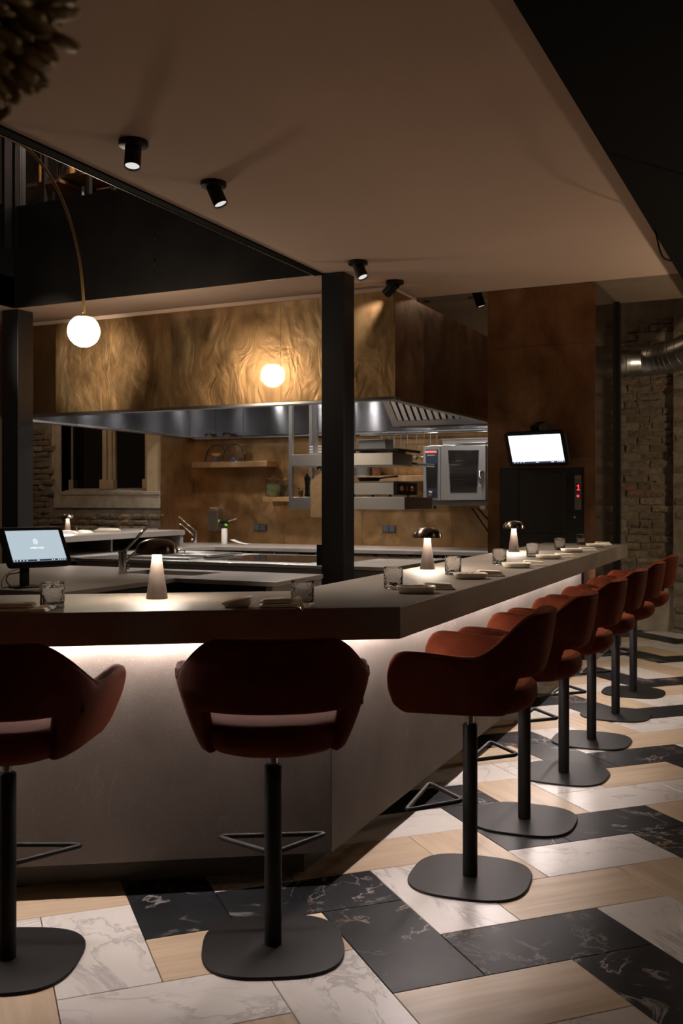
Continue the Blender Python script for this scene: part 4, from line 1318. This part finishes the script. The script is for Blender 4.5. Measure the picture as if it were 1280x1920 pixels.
for i in range(8):
    b.faces.new((u_[i][0], u_[i + 1][0], u_[i + 1][1], u_[i][1]))
o = obj('paper_sheet', b, M_PAPER, smooth='all'); md = o.modifiers.new('s', 'SOLIDIFY'); md.thickness = .003
o['label'] = 'curled sheet of white paper beside the blow torch'; o['category'] = 'paper'
# magazines on the far worktop
p = atz(168, 1028, ZK)
o = obj('paper_stack', cbx(BM(), (p.x, p.y, ZK + .017), (.34, .30, .032)), M_PAPER, bevel=.003); o['label'] = 'stack of white papers on the far worktop under the left bar arm'; o['category'] = 'paper'
# taps
def tap(loc, rz, label, rod, h=.155, metal=M_CHROME):
    t = thing('kitchen_tap', label, 'tap', loc, rz)
    obj('tap_body', lathe(BM(), [(0, 0), (.038, 0), (.038, .006), (.033, .010), (.033, h), (.036, h + .002), (.036, h + .022), (0, h + .024)], 20), metal, t, smooth=True)
    obj('spout', tube(BM(), fillet([(.02, 0, h - .06), (.05, 0, h - .03), (.20, 0, h + .10), (.25, 0, h + .115), (.285, 0, h + .07), (.287, 0, h + .02)], .05), .013, 10), metal, t, smooth='all')
    obj('lever', tube(BM(), [(.0, .0, h + .0), (.02, 0, h + .03), tuple(Vector(rod) * .55 + Vector((0, 0, h))), tuple(Vector(rod) + Vector((0, 0, h)))], .010, 8, rr=[.012, .011, .011, .015]), metal, t, smooth='all')
    b = BM(); cyl(b, (.03, 0, .05), (.055, 0, .05), .02, 12); obj('valve', b, metal, t, smooth=True)
    return t
p = atz(230, 1075, ZK)
tap((p.x, p.y, ZK), TH + math.radians(8), 'chrome lever tap beside the sink left of the bronze table lamp', (.19, .02, .22))
p = aty(366, 1016, 11.78)
tap((p.x, 11.78, ZK), TH + PI, 'chrome lever tap at the rear left corner of the kitchen', (.24, 0, .22), .16)

# ------------------------------------------------------------------ POS TERMINAL
p = atz(47, 1101, ZK)
ps = thing('payment_terminal', 'tilted black touch screen terminal on a stand at the left', 'screen', (p.x, p.y, ZK), TH + math.radians(43))
obj('stand_base', prism(BM(), superell(.10, .085, 6, 32), 0, .010), M_BLACK, ps, bevel=.003)
obj('stand_post', bx(BM(), -.028, -.01, .0105, .028, .03, .21), M_BLACK, ps, bevel=.006)
hc_ = Matrix.Rotation(-(TH + math.radians(43)), 4, 'Z') @ (atd(66, 1026, 6.72) - p)
TILT = Matrix.Translation(hc_) @ Matrix.Rotation(math.radians(-33), 4, 'X')
W_, H_ = .45, .30
def tp(bm):
    for v in bm.verts: v.co = TILT @ v.co
    return bm
b = BM(); prism(b, superell(W_ / 2, H_ / 2, 16, 48), -.018, .018, Matrix.Rotation(PI / 2, 4, 'X'))
hs2 = obj('screen_housing', tp(b), M_BLACK, ps, smooth=True, bevel=.003)
sw, sh = W_ * .85, H_ * .80
sc1 = obj('display', tp(bx(BM(), -sw / 2, -.0205, -sh / 2, sw / 2, -.0185, sh / 2)), screen_mat('grey_screen', 'g'), hs2, label='pale grey lit display with logo')
obj('task_bar', tp(bx(BM(), -sw / 2, -.0215, -sh / 2, sw / 2, -.0206, -sh / 2 + sh * .06)), M_TASK, hs2)
b = BM()
for k, x in enumerate([-.48, -.43, -.37, -.31, -.25, -.05, -.03, .22, .26, .34, .38, .42, .46]):
    cbx(b, (x * sw, -.0219, -sh / 2 + sh * .03), (sw * .018, .0006, sh * .03))
obj('task_bar_icons', tp(b), M_ICON, hs2, kind='stuff')
# logo: hatched oval emblem and lettering
M_LOGO = emit('logo_white', (.9, .95, .97), 1.25)
b = BM()
for a_ in (0, 1, 2, 3):
    tube(b, [(-.013 + .002 * a_, -.0212, .018 + a_ * .009), (0, -.0212, .024 + a_ * .009), (.013 - .002 * a_, -.0212, .016 + a_ * .009)], .0014, 5)
tube(b, [(.015 * math.cos(t_ * PI / 8), -.0212, .032 + .020 * math.sin(t_ * PI / 8)) for t_ in range(16)], .0012, 5, True)
obj('logo_emblem', tp(b), M_LOGO, hs2)
q = TILT @ Vector((0, -.0212, -.018))
tx = text('AMBROZIJN', .0185, M_LOGO, hs2, q, (math.radians(90 - 24), 0, 0))
tx.matrix_parent_inverse = Matrix.Identity(4)
tx.rotation_euler = (TILT.to_3x3() @ Matrix.Rotation(PI / 2, 3, 'X')).to_euler()
tx.location = q
obj('screen_cable', tube(BM(), catmull([(.06, .02, .20), (.04, .035, .14), (-.03, .03, .10), (-.10, .03, .09), (-.12, .03, .05), (-.09, .035, .012)], 6), .004, 6), M_BLACK, ps, smooth='all')
obj('screen_cable', tube(BM(), catmull([(-.02, .03, .12), (-.08, .04, .11), (-.14, .04, .06), (-.15, .03, .006), (-.12, .02, .006)], 6), .0025, 6), M_BLACK, ps, smooth='all')

# ------------------------------------------------------------------ BAR TOP THINGS
def table_lamp():
    t = thing('table_lamp', '', 'lamp')
    obj('stem', lathe(BM(), [(0, 0), (.0405, 0), (.0405, .003), (.030, .075), (.022, .13), (.0175, .168), (.017, .186), (0, .186)], 36), M_LAMPS, t, smooth=True)
    s = obj('shade', lathe(BM(), [(.078, .170), (.0855, .170), (.0855, .178), (.083, .192), (.074, .206), (.058, .217), (.038, .223), (.018, .2255), (0.0005, .226), (0.0005, .222), (.018, .2215), (.038, .219), (.056, .213), (.071, .202), (.079, .190), (.081, .178)], 44, cap=False, sx=.93, sy=.93), M_LAMPM, t, smooth=True)
    obj('diffuser', lathe(BM(), [(.020, .1765), (.074, .1765), (.074, .1795), (.020, .1795)], 36, cap=False, sx=.93, sy=.93), M_LAMPE, s, smooth=False)
    # ring faces close the diffuser
    return t
tl0 = table_lamp()
lamps = [((294, 1122), 'bronze mushroom table lamp in the left foreground of the bar'), ((801, 1067), 'bronze mushroom table lamp nearest the column on the right bar run'), ((963, 1034.5), 'bronze mushroom table lamp in front of the black dumbwaiter hatch'), ((127, 1000), 'small bronze mushroom lamp on the far bar arm by the brick wall')]
for i, (pp, lb) in enumerate(lamps):
    t = tl0 if i == 0 else copytree(tl0)
    q = atz(pp[0], pp[1], BH)
    t.location = (q.x, q.y, BH); t['label'] = lb; t['group'] = 'bronze table lamps'
    if i: t.rotation_euler = (0, 0, i * 1.3)

def tumbler():
    rj = random.Random(5)
    tbl = {}
    def jit(a, z, k):
        key = (round(a * 40 / (2 * PI)) % 40, k)
        if k in (0, 1) or k >= 12: return 1
        if key not in tbl: tbl[key] = 1 + rj.uniform(-.035, .02)
        return tbl[key]
    t = thing('tumbler', '', 'glass')
    prof = [(0, 0), (.036, 0), (.040, .004), (.0405, .012), (.0405, .022), (.0405, .032), (.0405, .042), (.041, .052), (.041, .062), (.041, .072), (.041, .080), (.041, .086), (.0405, .090), (.038, .090), (.0375, .08), (.0365, .016), (0, .013)]
    obj('glass_body', lathe(BM(), prof, 40, jit=jit), M_TUMB, t, smooth='all')
    return t
tb0 = tumbler()
tg = [((98, 1141), 'textured tumbler at the left end of the front bar'), ((567, 1137), 'textured tumbler beside the napkin right of the front lamp'), ((737, 1103), 'textured tumbler at the first setting past the corner'), ((849, 1077.5), 'textured tumbler right of the middle table lamp'), ((936, 1058), 'textured tumbler left of the third table lamp base'), ((998, 1044), 'textured tumbler just right of the third table lamp'), ((1049, 1031), 'textured tumbler before the black hatch, second from the end'), ((1089, 1021), 'textured tumbler nearest the end of the right bar run')]
for i, (pp, lb) in enumerate(tg):
    t = tb0 if i == 0 else copytree(tb0)
    q = atz(pp[0], pp[1], BH); t.location = (q.x, q.y, BH); t['label'] = lb; t['group'] = 'textured tumblers on the bar'; t.rotation_euler = (0, 0, i * .9)
    for ch in t.children: pass
for i, (pp, lb) in enumerate([((136, 1000), 'plain tumbler right of the small far lamp'), ((221, 994), 'plain tumbler on the far bar arm below the window')]):
    q = atz(pp[0], pp[1], BH)
    t = thing('water_glass', lb, 'glass', (q.x, q.y + .02, BH), group='plain tumblers on the far bar arm')
    obj('glass_wall', lathe(BM(), [(0, 0), (.036, 0), (.038, .09), (.035, .09), (.033, .012), (0, .01)], 20), M_WGLASS, t, smooth=True)

def plate_mesh(L_=.080, W_=.060, h=.026):
    b = BM()
    rr = []
    for (s, z) in ((.0, .003), (.62, .001), (.80, .0), (.92, .008), (1.0, h), (.975, h + .001), (.90, .012), (.76, .0055), (.55, .005), (.0, .005)):
        e_ = max(s, .002)
        rr.append([(p[0] * e_, p[1] * e_, z) for p in superell(L_, W_, 3.6, 40)])
    rings(b, rr)
    return b
def napkin_mesh(L_=.20, W_=.10, n=3):
    b = BM()
    z = .0005
    rj = random.Random(3)
    for k in range(n):
        l, w = L_ / 2 - k * .006, W_ / 2 - k * .004
        th_ = .0062
        oxx = rj.uniform(-.003, .003)
        ring = fillet([(-l + oxx, -w, 0), (l + oxx, -w + .002, 0), (l - .004 + oxx, w, 0), (-l + oxx, w - .003, 0)], .008, 3, True)
        prof = [(-.0, .93), (.0015, .985), (th_ / 2, 1.0), (th_ - .0015, .985), (th_, .93)]
        rr = [[(p.x * s, p.y * s, z + q + .0022 * math.sin(p.x * 40 + k) * (1 if q > 0 else 0)) for p in ring] for q, s in prof]
        rings(b, rr)
        z += th_ + .0006
    return b
pl0 = obj('small_plate', plate_mesh(), M_CERAM, smooth='all')
np0 = obj('napkin', napkin_mesh(.150, .085, 4), M_NAPKIN, smooth=True)
dirc = (OF - OC).normalized()
ang = math.atan2(dirc.y, dirc.x)
order = ['nearest the corner', 'second from the corner', 'third from the corner', 'third from the far end', 'second from the far end', 'at the far end']
pls = [(784, 1111.5), (885, 1085), (971, 1064.5), (1031, 1048), (1075, 1035.5), (1120, 1026)]
nps = [(823, 1106.5), (920, 1081), (1003, 1061.5), (1060, 1046), (1103, 1033.5), (1132, 1022.5)]
TOPYAW = TH
for i in range(6):
    a = pl0 if i == 0 else pl0.copy()
    if i: COL.objects.link(a)
    q = atz(pls[i][0], pls[i][1], BH); a.location = (q.x - .01, q.y, BH + .0005)
    a.rotation_euler = (0, 0, TH + math.radians((-6, 4, -3, 2, 5, -2)[i]))
    a['label'] = 'cream oblong plate on the right bar run, ' + order[i]; a['category'] = 'plate'; a['group'] = 'cream plates along the right bar run'
    a = np0 if i == 0 else np0.copy()
    if i: COL.objects.link(a)
    q2 = atz(nps[i][0], nps[i][1], BH); a.location = (q2.x - .02, q2.y + .035, BH)
    a.rotation_euler = (0, 0, TH + math.radians((-3, 3, -2, 4, 0, 6)[i]))
    a['label'] = 'folded cream napkin on the right bar run, ' + order[i]; a['category'] = 'napkin'; a['group'] = 'folded napkins along the right bar run'
# front bar: bowl, napkins, spoons
b = BM()
rr = []
for (s, z) in ((.0, .004), (.55, .001), (.72, .0), (.90, .012), (1.0, .026), (.975, .027), (.86, .014), (.68, .008), (.0, .007)):
    e_ = max(s, .002)
    rr.append([(p[0] * e_, p[1] * e_, z + (.011 * (p[0] / .056) * s if z > .02 else 0)) for p in superell(.056, .045, 2.4, 36)])
rings(b, rr)
bw = obj('tilted_bowl', b, M_CERAM, smooth='all'); q = atz(443, 1138, BH); bw.location = (q.x, q.y, BH + .0005); bw.rotation_euler = (0, 0, TH)
bw['label'] = 'small cream bowl with sloping rim on the front bar'; bw['category'] = 'bowl'
for pp, lb, w in (((524, 1138), 'folded cream napkin next to the small bowl', .155), ((32, 1147), 'folded cream napkin at the left edge of the front bar', .19)):
    q = atz(pp[0], pp[1], BH)
    t = thing('folded_napkin', lb, 'napkin', (q.x, q.y + .02, BH), TH + math.radians(4))
    obj('lower_fold', napkin_mesh(w, .10, 2), M_NAPKIN, t, smooth=True)
    b = napkin_mesh(w * .72, .075, 2)
    for v in b.verts: v.co += Vector((-.02, .004, .0145))
    obj('upper_fold', b, M_NAPKIN, t, smooth=True)
def spoon(loc, rz, label):
    t = thing('teaspoon', label, 'spoon', loc, rz)
    obj('spoon_bowl', lathe(BM(), [(0, 0), (.010, .002), (.016, .008), (.0155, .009), (.009, .004), (0, .002)], 16, (0, .0, .0005), sx=.8, sy=1.25), M_CHROME, t, smooth='all')
    obj('spoon_handle', tube(BM(), [(0, -.018, .008), (0, -.03, .009), (0, -.06, .004), (0, -.075, .003)], .0025, 6), M_CHROME, t, smooth='all')
q = atz(100, 1141, BH); 
q = atz(97, 1142, BH); spoon((q.x + .012, q.y - .055, BH), TH - .5, 'teaspoon in front of the left end tumbler')
q = atz(573, 1139, BH); spoon((q.x - .0, q.y - .055, BH), TH + .25, 'teaspoon in front of the tumbler right of the napkin')
# far arm settings
far_np = [((118, 1001), 'white napkin left of the small far lamp'), ((148, 1000), 'white napkin right of the small far lamp'), ((203, 995), 'white napkin with plate on the far bar arm below the window')]
for i, (pp, lb) in enumerate(far_np):
    a = np0.copy(); COL.objects.link(a); q = atz(pp[0], pp[1], BH)
    a.location = (q.x, q.y + (.1 if i < 2 else 0), BH); a.scale = (1.3 + (.9 if i == 2 else 0), 1.3, 1.2); a.rotation_euler = (0, 0, TH); a['label'] = lb; a['category'] = 'napkin'; a['group'] = 'napkins on the far bar arm'

# ------------------------------------------------------------------ BAR STOOLS
def smooth(t):
    t = max(0, min(1, t)); return t * t * (3 - 2 * t)
def make_stool():
    t = thing('bar_stool', '', 'stool')
    b = BM(); pts = superell(.222, .222, 2.9, 56)
    rr = [[(p[0] * s, p[1] * s, z) for p in pts] for s, z in ((.985, 0), (1, .002), (1, .006), (.99, .009), (.2, .0105))]
    rings(b, rr); obj('base_plate', b, M_BLACK, t, smooth=True)
    obj('pole', lathe(BM(), [(0, .0105), (.0275, .0105), (.0275, .570), (.024, .575), (0, .575)], 28), M_BLACK, t, smooth=True)
    obj('piston', lathe(BM(), [(0, .5755), (.0145, .5755), (.0145, .6215), (0, .6215)], 16), M_CHROME, t, smooth=True)
    fp = fillet([(0, .025, .285), (-.185, .20, .285), (.185, .20, .285)], .035, 6, True)
    obj('footrest', tube(BM(), fp, .0085, 10, True), M_BLACK, t, smooth='all')
    # seat cushion
    b = BM()
    prof = [(.05, .622), (.4, .626), (.66, .636), (.86, .652), (.96, .670), (1.0, .688), (1.0, .714), (.985, .729), (.95, .738), (.85, .743), (.5, .746), (.05, .747)]
    rr = []
    for s, z in prof:
        rr.append([(p[0] * s * .218, p[1] * s * .232 - .012, z) for p in superell(1, 1, 2.7, 44)])
    rings(b, rr); st = obj('seat', b, M_VELVET, t, smooth='all')
    # wrap-around shell : half path (u 0 centre back .. 1 arm tip)
    path = catmull([(0, -.262), (.10, -.255), (.185, -.222), (.240, -.155), (.262, -.06), (.272, .05), (.278, .14), (.288, .258)], 10)
    cum = [0]
    for i in range(1, len(path)): cum.append(cum[-1] + (path[i] - path[i - 1]).length) if False else None
    path = [Vector((p.x, p.y)) for p in path]
    cum = [0]
    for i in range(1, len(path)): cum.append(cum[-1] + (path[i] - path[i - 1]).length)
    T = cum[-1]
    def at(u):
        d = u * T
        for i in range(1, len(path)):
            if cum[i] >= d - 1e-9:
                k = (d - cum[i - 1]) / max(1e-9, cum[i] - cum[i - 1])
                return path[i - 1].lerp(path[i], k)
        return path[-1]
    def ztop(u):
        q_ = max(0, min(1, (u - .25) / .28)); z = 1.010 - .145 * (.45 * q_ + .55 * smooth(q_))
        z += .014 * smooth((u - .58) / .27)
        if u > .87:
            k = (u - .87) / .13
            z = .715 + (z - .715) * math.sqrt(max(0, 1 - k ** 2.4))
        return z
    def zbot(u):
        z = .792 - .008 * math.cos(u * 4)
        k = smooth((u - .305) / .06)
        zb = .652
        z = z * (1 - k) + zb * k
        if u > .93:
            k = (u - .93) / .07
            z = zb + .05 * k ** 2.2
        return z
    us = sorted(set([round(i / 44, 4) for i in range(45)] + [.31, .325, .34, .355, .93, .96, .985]))
    nz = 9
    def col_(u, sgn):
        p = at(u); zt, zb = ztop(u), zbot(u)
        o = []
        for j in range(nz + 1):
            z = zb + (zt - zb) * j / nz
            k = (z - .615) / (.87 - .615)
            kk_ = max(0, min(1, k))
            sx = .60 + .47 * kk_ ** .55
            if k > 1: sx *= 1 - .11 * (k - 1) / .55
            # top of the back narrows slightly while leaning away
            lean = -.035 * max(0, (z - .79) / .22) * (1 - smooth(u / .55))
            o.append(Vector((sgn * p.x * sx, p.y * (.80 + .20 * kk_ ** .6) + lean, z)))
        return o
    b = BM()
    cols = []
    for u in reversed(us[1:]): cols.append(col_(u, -1))
    for u in us: cols.append(col_(u, 1))
    V = [[b.verts.new(p) for p in c_] for c_ in cols]
    for i in range(len(V) - 1):
        for j in range(nz):
            b.faces.new((V[i][j], V[i + 1][j], V[i + 1][j + 1], V[i][j + 1]))
    sh_ = obj('backrest_shell', b, M_VELVET, t, smooth='all')
    m1 = sh_.modifiers.new('thick', 'SOLIDIFY'); m1.thickness = .042; m1.offset = 0
    m2 = sh_.modifiers.new('sub', 'SUBSURF'); m2.levels = 1; m2.render_levels = 1
    # piping along the outer top edge
    tops = []
    for i, c_ in enumerate(cols):
        a_, p_ = c_[-2], c_[-1]
        out = Vector((p_.x, p_.y + .02, 0)).normalized()
        tops.append(p_ + out * .0175 + Vector((0, 0, -.004)))
    obj('piping', tube(BM(), tops[15:-15], .0026, 6), M_PIPING, sh_, smooth='all')
    # woven tag
    c_ = col_(.43, 1)
    p_ = c_[5]; out = Vector((p_.x, p_.y + .02, 0)).normalized()
    M = Matrix.Translation(p_ + out * .0245 + Vector((0, 0, .012))) @ Matrix.Rotation(math.atan2(out.y, out.x), 4, 'Z') @ Matrix.Rotation(.25, 4, 'X')
    obj('fabric_tag', cbx(BM(), (0, 0, 0), (.0035, .012, .040), M), M_BLACK, sh_)
    return t
st0 = make_stool()
RS = math.atan2(-(-.034), -.9994)
spots = [((511, 1782), 'front', 'rust velvet bar stool in the centre foreground facing the bar'), ((8, 1809), 'front', 'rust velvet bar stool cut off at the left edge')]
sn = ['nearest', 'second nearest', 'third nearest', 'third from the far end', 'second from the far end', 'farthest']
for i, pp in enumerate([(883, 1651), (985, 1541), (1059, 1454), (1111, 1391), (1156, 1342), (1189, 1300)]):
    spots.append((pp, 'side', 'rust velvet bar stool on the right bar run, %s' % sn[i]))
for i, (pp, kind, lb) in enumerate(spots):
    t = st0 if i == 0 else copytree(st0)
    q = atz(pp[0], pp[1], 0.0)
    if kind == 'front':
        rz = math.atan2(-nf.y, -nf.x) - PI / 2 + math.radians((-3, -8)[i])
    else:
        rz = PI / 2 + math.radians((7, 3, 1, 2, 3, 2)[i - 2])
    # px,py is the front foot of the pole: shift half a radius backwards
    t.location = (q.x - .012, q.y + .024, 0)
    t.rotation_euler = (0, 0, rz)
    t['label'] = lb; t['group'] = 'rust velvet bar stools'

# ------------------------------------------------------------------ GLOBE LAMP ON BRASS ARC
GD = 8.34
gc = atd(157, 621, GD)
gl = thing('arc_globe_lamp', 'slender brass arc lamp with glowing white globe hanging from its tip', 'lamp', (gc.x, gc.y, gc.z))
arc = [atd(px_, py_, GD) for px_, py_ in ((-150, 222), (-90, 226), (-40, 236), (0, 252), (30, 266), (60, 287), (100, 340), (130, 410), (148, 480), (155, 540), (157, 578))]
wallp = atd(-240, 240, GD); 
obj('arc_tube', tube(BM(), catmull([wallp] + arc, 5), .0125, 10), M_BRASSP, gl, world=True, smooth='all')
wp = wallp
obj('wall_plate', lathe(BM(), [(0, 0), (.06, 0), (.06, .02), (0, .02)], 20, wp, Matrix.Rotation(PI / 2, 4, 'Y')), M_BRASSP, gl, world=True, smooth=True)
obj('tip_sleeve', cyl(BM(), atd(157, 572, GD), atd(157, 587, GD), .016, 12), M_BRASSP, gl, world=True, smooth=True)
ztop_ = gc.z + .118
obj('wire', tube(BM(), [atd(157, 586, GD), atd(157.4, 592, GD), Vector((gc.x, gc.y, ztop_ + .02))], .003, 6), M_BLACK, gl, world=True)
obj('globe_cap', lathe(BM(), [(0, 0), (.075, 0), (.075, .008), (.015, .014), (.008, .03), (0, .03)], 24, (gc.x, gc.y, ztop_ - .009)), M_BRASSP, gl, world=True, smooth=True)
R_ = .133
prof = [(max(.0005, R_ * math.sin(a)), R_ * -math.cos(a)) for a in [PI * k / 22 for k in range(0, 19)]]
prof += [(.070, prof[-1][1] + .006), (.0005, prof[-1][1] + .008)]
obj('opal_globe', lathe(BM(), prof, 40, gc), M_GLOBE, gl, world=True, smooth='all')

# ------------------------------------------------------------------ CEILING SPOTS
def spot(px_, py_, tilt, az, label, power, L_=.12, r=.044, ang=48, zc=HC, aim=None):
    q = atz(px_, py_, zc)
    t = thing('ceiling_spotlight', label, 'spotlight', (q.x, q.y, zc), group='black ceiling spotlights')
    obj('mount_disc', lathe(BM(), [(0, -.028), (.076, -.028), (.079, -.026), (.079, -.0), (0, -.0)], 30), M_BLACK, t, smooth=True)
    ax = Matrix.Rotation(az, 4, 'Z') @ Matrix.Rotation(tilt, 4, 'X')
    M = Matrix.Translation((0, 0, -.03)) @ ax
    h = obj('lamp_head', lathe(BM(), [(0, .012), (r, .012), (r, -L_), (r - .004, -L_), (r - .004, -L_ + .03), (0, -L_ + .035)], 24, M=M), M_BLACK, t, smooth=True)
    obj('lens', lathe(BM(), [(0, -L_ + .022), (r - .005, -L_ + .014), (r - .005, -L_ + .010), (0, -L_ + .018)], 24, M=M), M_SPOTE, h, smooth=True)
    l = light('spot_light', 'SPOT', (0, 0, 0), power, (1, .82, .66), .03, spot=math.radians(ang), blend=.6, parent=t)
    d = M @ Vector((0, 0, -L_ - .01))
    l.location = d
    l.rotation_euler = ax.to_euler()
    return t
spot(250, 265, math.radians(14), TH + math.radians(180), 'ceiling spotlight highest in the frame, shining nearly straight down', S_SPOT)
spot(400, 342, math.radians(24), math.radians(-80), 'second ceiling spotlight, tilted slightly right', S_SPOT * 4, ang=84)
spot(671, 490, math.radians(26), math.radians(-105), 'ceiling spotlight just right of the column top', S_SPOT * 3.2, ang=84)
spot(740, 527, math.radians(55), math.radians(75), 'ceiling spotlight turned left towards the brass hood', S_SPOT * .7)
tgt = aty(178, 690, HY0)
sp_ = Vector((-6.9, 3.6, 3.28))  # unseen spotlight, added for the glow on the left brass panel
t = thing('added_hood_spotlight', 'added black spotlight, unseen at the left, making the glow patch on the brass hood', 'spotlight', (sp_.x - .34, sp_.y, HC))
dv = (tgt - sp_).normalized()
obj('lamp_head', cyl(BM(), sp_ - dv * .14, sp_, .045, 20), M_BLACK, t, world=True, smooth=True)
obj('mount_arm', cyl(BM(), sp_ - dv * .1, (sp_.x - .34, sp_.y, HC), .01, 8), M_BLACK, t, world=True)
l = light('added_hood_spot', 'SPOT', (0, 0, 0), 1300, (1, .84, .64), .03, spot=math.radians(18), blend=1.0, parent=t)
l.location = sp_ + dv * .02 - Vector(t.location)
l.rotation_euler = dv.to_track_quat('-Z', 'Y').to_euler()
# spot in the recess beside the dumbwaiter
q5 = atd(897, 562, 9.5)
t = thing('recess_spotlight', 'black cylinder spotlight hanging left of the copper tower', 'spotlight', (q5.x, q5.y, 3.95))
obj('stem_rod', cyl(BM(), (q5.x, q5.y, 3.5), (q5.x, q5.y, 3.95), .01, 10), M_BLACK, t, world=True)
M = Matrix.Rotation(TH, 4, 'Z') @ Matrix.Rotation(math.radians(-18), 4, 'Y')
hh = obj('lamp_head', lathe(BM(), [(0, .18), (.044, .18), (.044, -.08), (.04, -.08), (.04, -.06), (0, -.055)], 22, (q5.x, q5.y, 3.34), M), M_BLACK, t, world=True, smooth=True)
obj('lens', lathe(BM(), [(0, -.072), (.039, -.074), (.039, -.07), (0, -.067)], 22, (q5.x, q5.y, 3.34), M), M_SPOTE, hh, world=True)
for px_ in (800, 884):
    q = aty(px_, 560, 11.9)
    t = thing('recessed_downlight', 'small downlight washing the brown plaster above the hood, %s one' % ('left' if px_ == 800 else 'right'), 'spotlight', (q.x, 11.9, 3.95))
    obj('ring', lathe(BM(), [(.03, -.006), (.045, -.006), (.045, 0), (.03, 0)], 20, cap=False), M_BLACK, t)
    light('downlight', 'SPOT', (0, 0, -.02), 30, (1, .8, .6), .01, spot=math.radians(34), blend=.5, parent=t)

# ------------------------------------------------------------------ DUCT
dt = thing('ventilation_duct', 'round galvanised steel duct bending up past the brick wall', 'duct', (-1.5, 10.7, 2.8))
pts = [Vector((-2.5, 10.6, 2.855)), Vector((-1.85, 10.6, 2.855))]
p1 = atd(1205, 676, 10.35); p2 = atd(1238, 672, 10.2); p3 = atd(1282, 660, 10.0); p4 = atd(1400, 600, 9.4)
path = [Vector((-2.6, 10.6, 2.86)), Vector((-2.1, 10.6, 2.86)), Vector((-1.85, 10.6, 2.86)), p1, p2, p3, p4]
cp_ = catmull(path, 8)
obj('duct_tube', tube(BM(), cp_, .165, 28), M_DUCT, dt, world=True, smooth='all')
for k in (17, 18, 21, 24, 26, 28, 30, 32, 34, 36, 38, 40, 42):
    if k >= len(cp_) - 1: continue
    a_, c_ = cp_[k], cp_[k + 1]
    d_ = (c_ - a_).normalized()
    obj('duct_seam', tube(BM(), [a_ - d_ * .006, a_ + d_ * .006], .169 if k != 17 else .178, 28), M_DUCT, dt, world=True, smooth=True)

# ------------------------------------------------------------------ CHANDELIER AT TOP LEFT
cc0 = atd(-95, -28, .80)
ch_ = thing('glass_chandelier', 'out of focus amber glass cluster chandelier at the upper left corner', 'chandelier', tuple(cc0))
obj('core', lathe(BM(), [(0, -.058), (.045, -.04), (.058, 0), (.045, .04), (0, .058)], 16), M_AMBER, ch_, smooth='all')
obj('rod', cyl(BM(), (0, 0, .05), (0, 0, HC - cc0.z - .01), .01, 10), M_BRASSP, ch_)
b = BM()
rr = []
for i, (w, z) in enumerate(((.008, 0), (.026, .02), (.034, .04), (.028, .058), (.006, .07))):
    rr.append([(w * math.cos(2 * PI * k / 8), .007 * math.sin(2 * PI * k / 8) + .02 * (z / .1) ** 2, z) for k in range(8)])
rings(b, rr)
bmesh.ops.recalc_face_normals(b, faces=b.faces)
pme = bpy.data.meshes.new('glass_petal'); b.to_mesh(pme); b.free(); pme.materials.append(M_AMBER)
pme.polygons.foreach_set('use_smooth', [True] * len(pme.polygons))
rj = random.Random(11)
for k in range(280):
    z = 1 - 2 * (k + .5) / 280; a = k * 2.39996
    d = Vector((math.sqrt(1 - z * z) * math.cos(a), math.sqrt(1 - z * z) * math.sin(a), z))
    o = bpy.data.objects.new('glass_petal', pme); COL.objects.link(o); o.parent = ch_
    o.location = d * (.066 + rj.uniform(-.012, .012))
    o.rotation_euler = (d + Vector((rj.uniform(-.3, .3), rj.uniform(-.3, .3), rj.uniform(-.5, .1)))).to_track_quat('Z', 'Y').to_euler()
    s = rj.uniform(.34, .52); o.scale = (s, s, s)

# ------------------------------------------------------------------ added fill lights, no fixtures modelled
light('upper_level_fill', 'POINT', (-6.0, 8.02, 5.5), 260, (1, .85, .72), .06)  # added to brighten the upstairs shelving and bottles
light('brick_wall_fill', 'POINT', (0.5, 8.6, 1.9), 85, (1, .80, .56), .08)  # added to brighten the right brick wall and the duct
light('rear_corner_fill', 'POINT', (-9.4, 9.9, 2.9), 14, (1, .78, .55), .1)  # added to brighten the brick wall round the window
light('recess_fill', 'POINT', (-3.2, 10.4, 3.75), 9, (1, .72, .5), .06)  # added fill for the plaster above the hood
# warm soft fill added from the right; there is no pendant
light('dining_side_fill', 'AREA', (2.2, 4.0, 3.0), 6, (1, .72, .48), .5, (0, math.radians(35), 0))
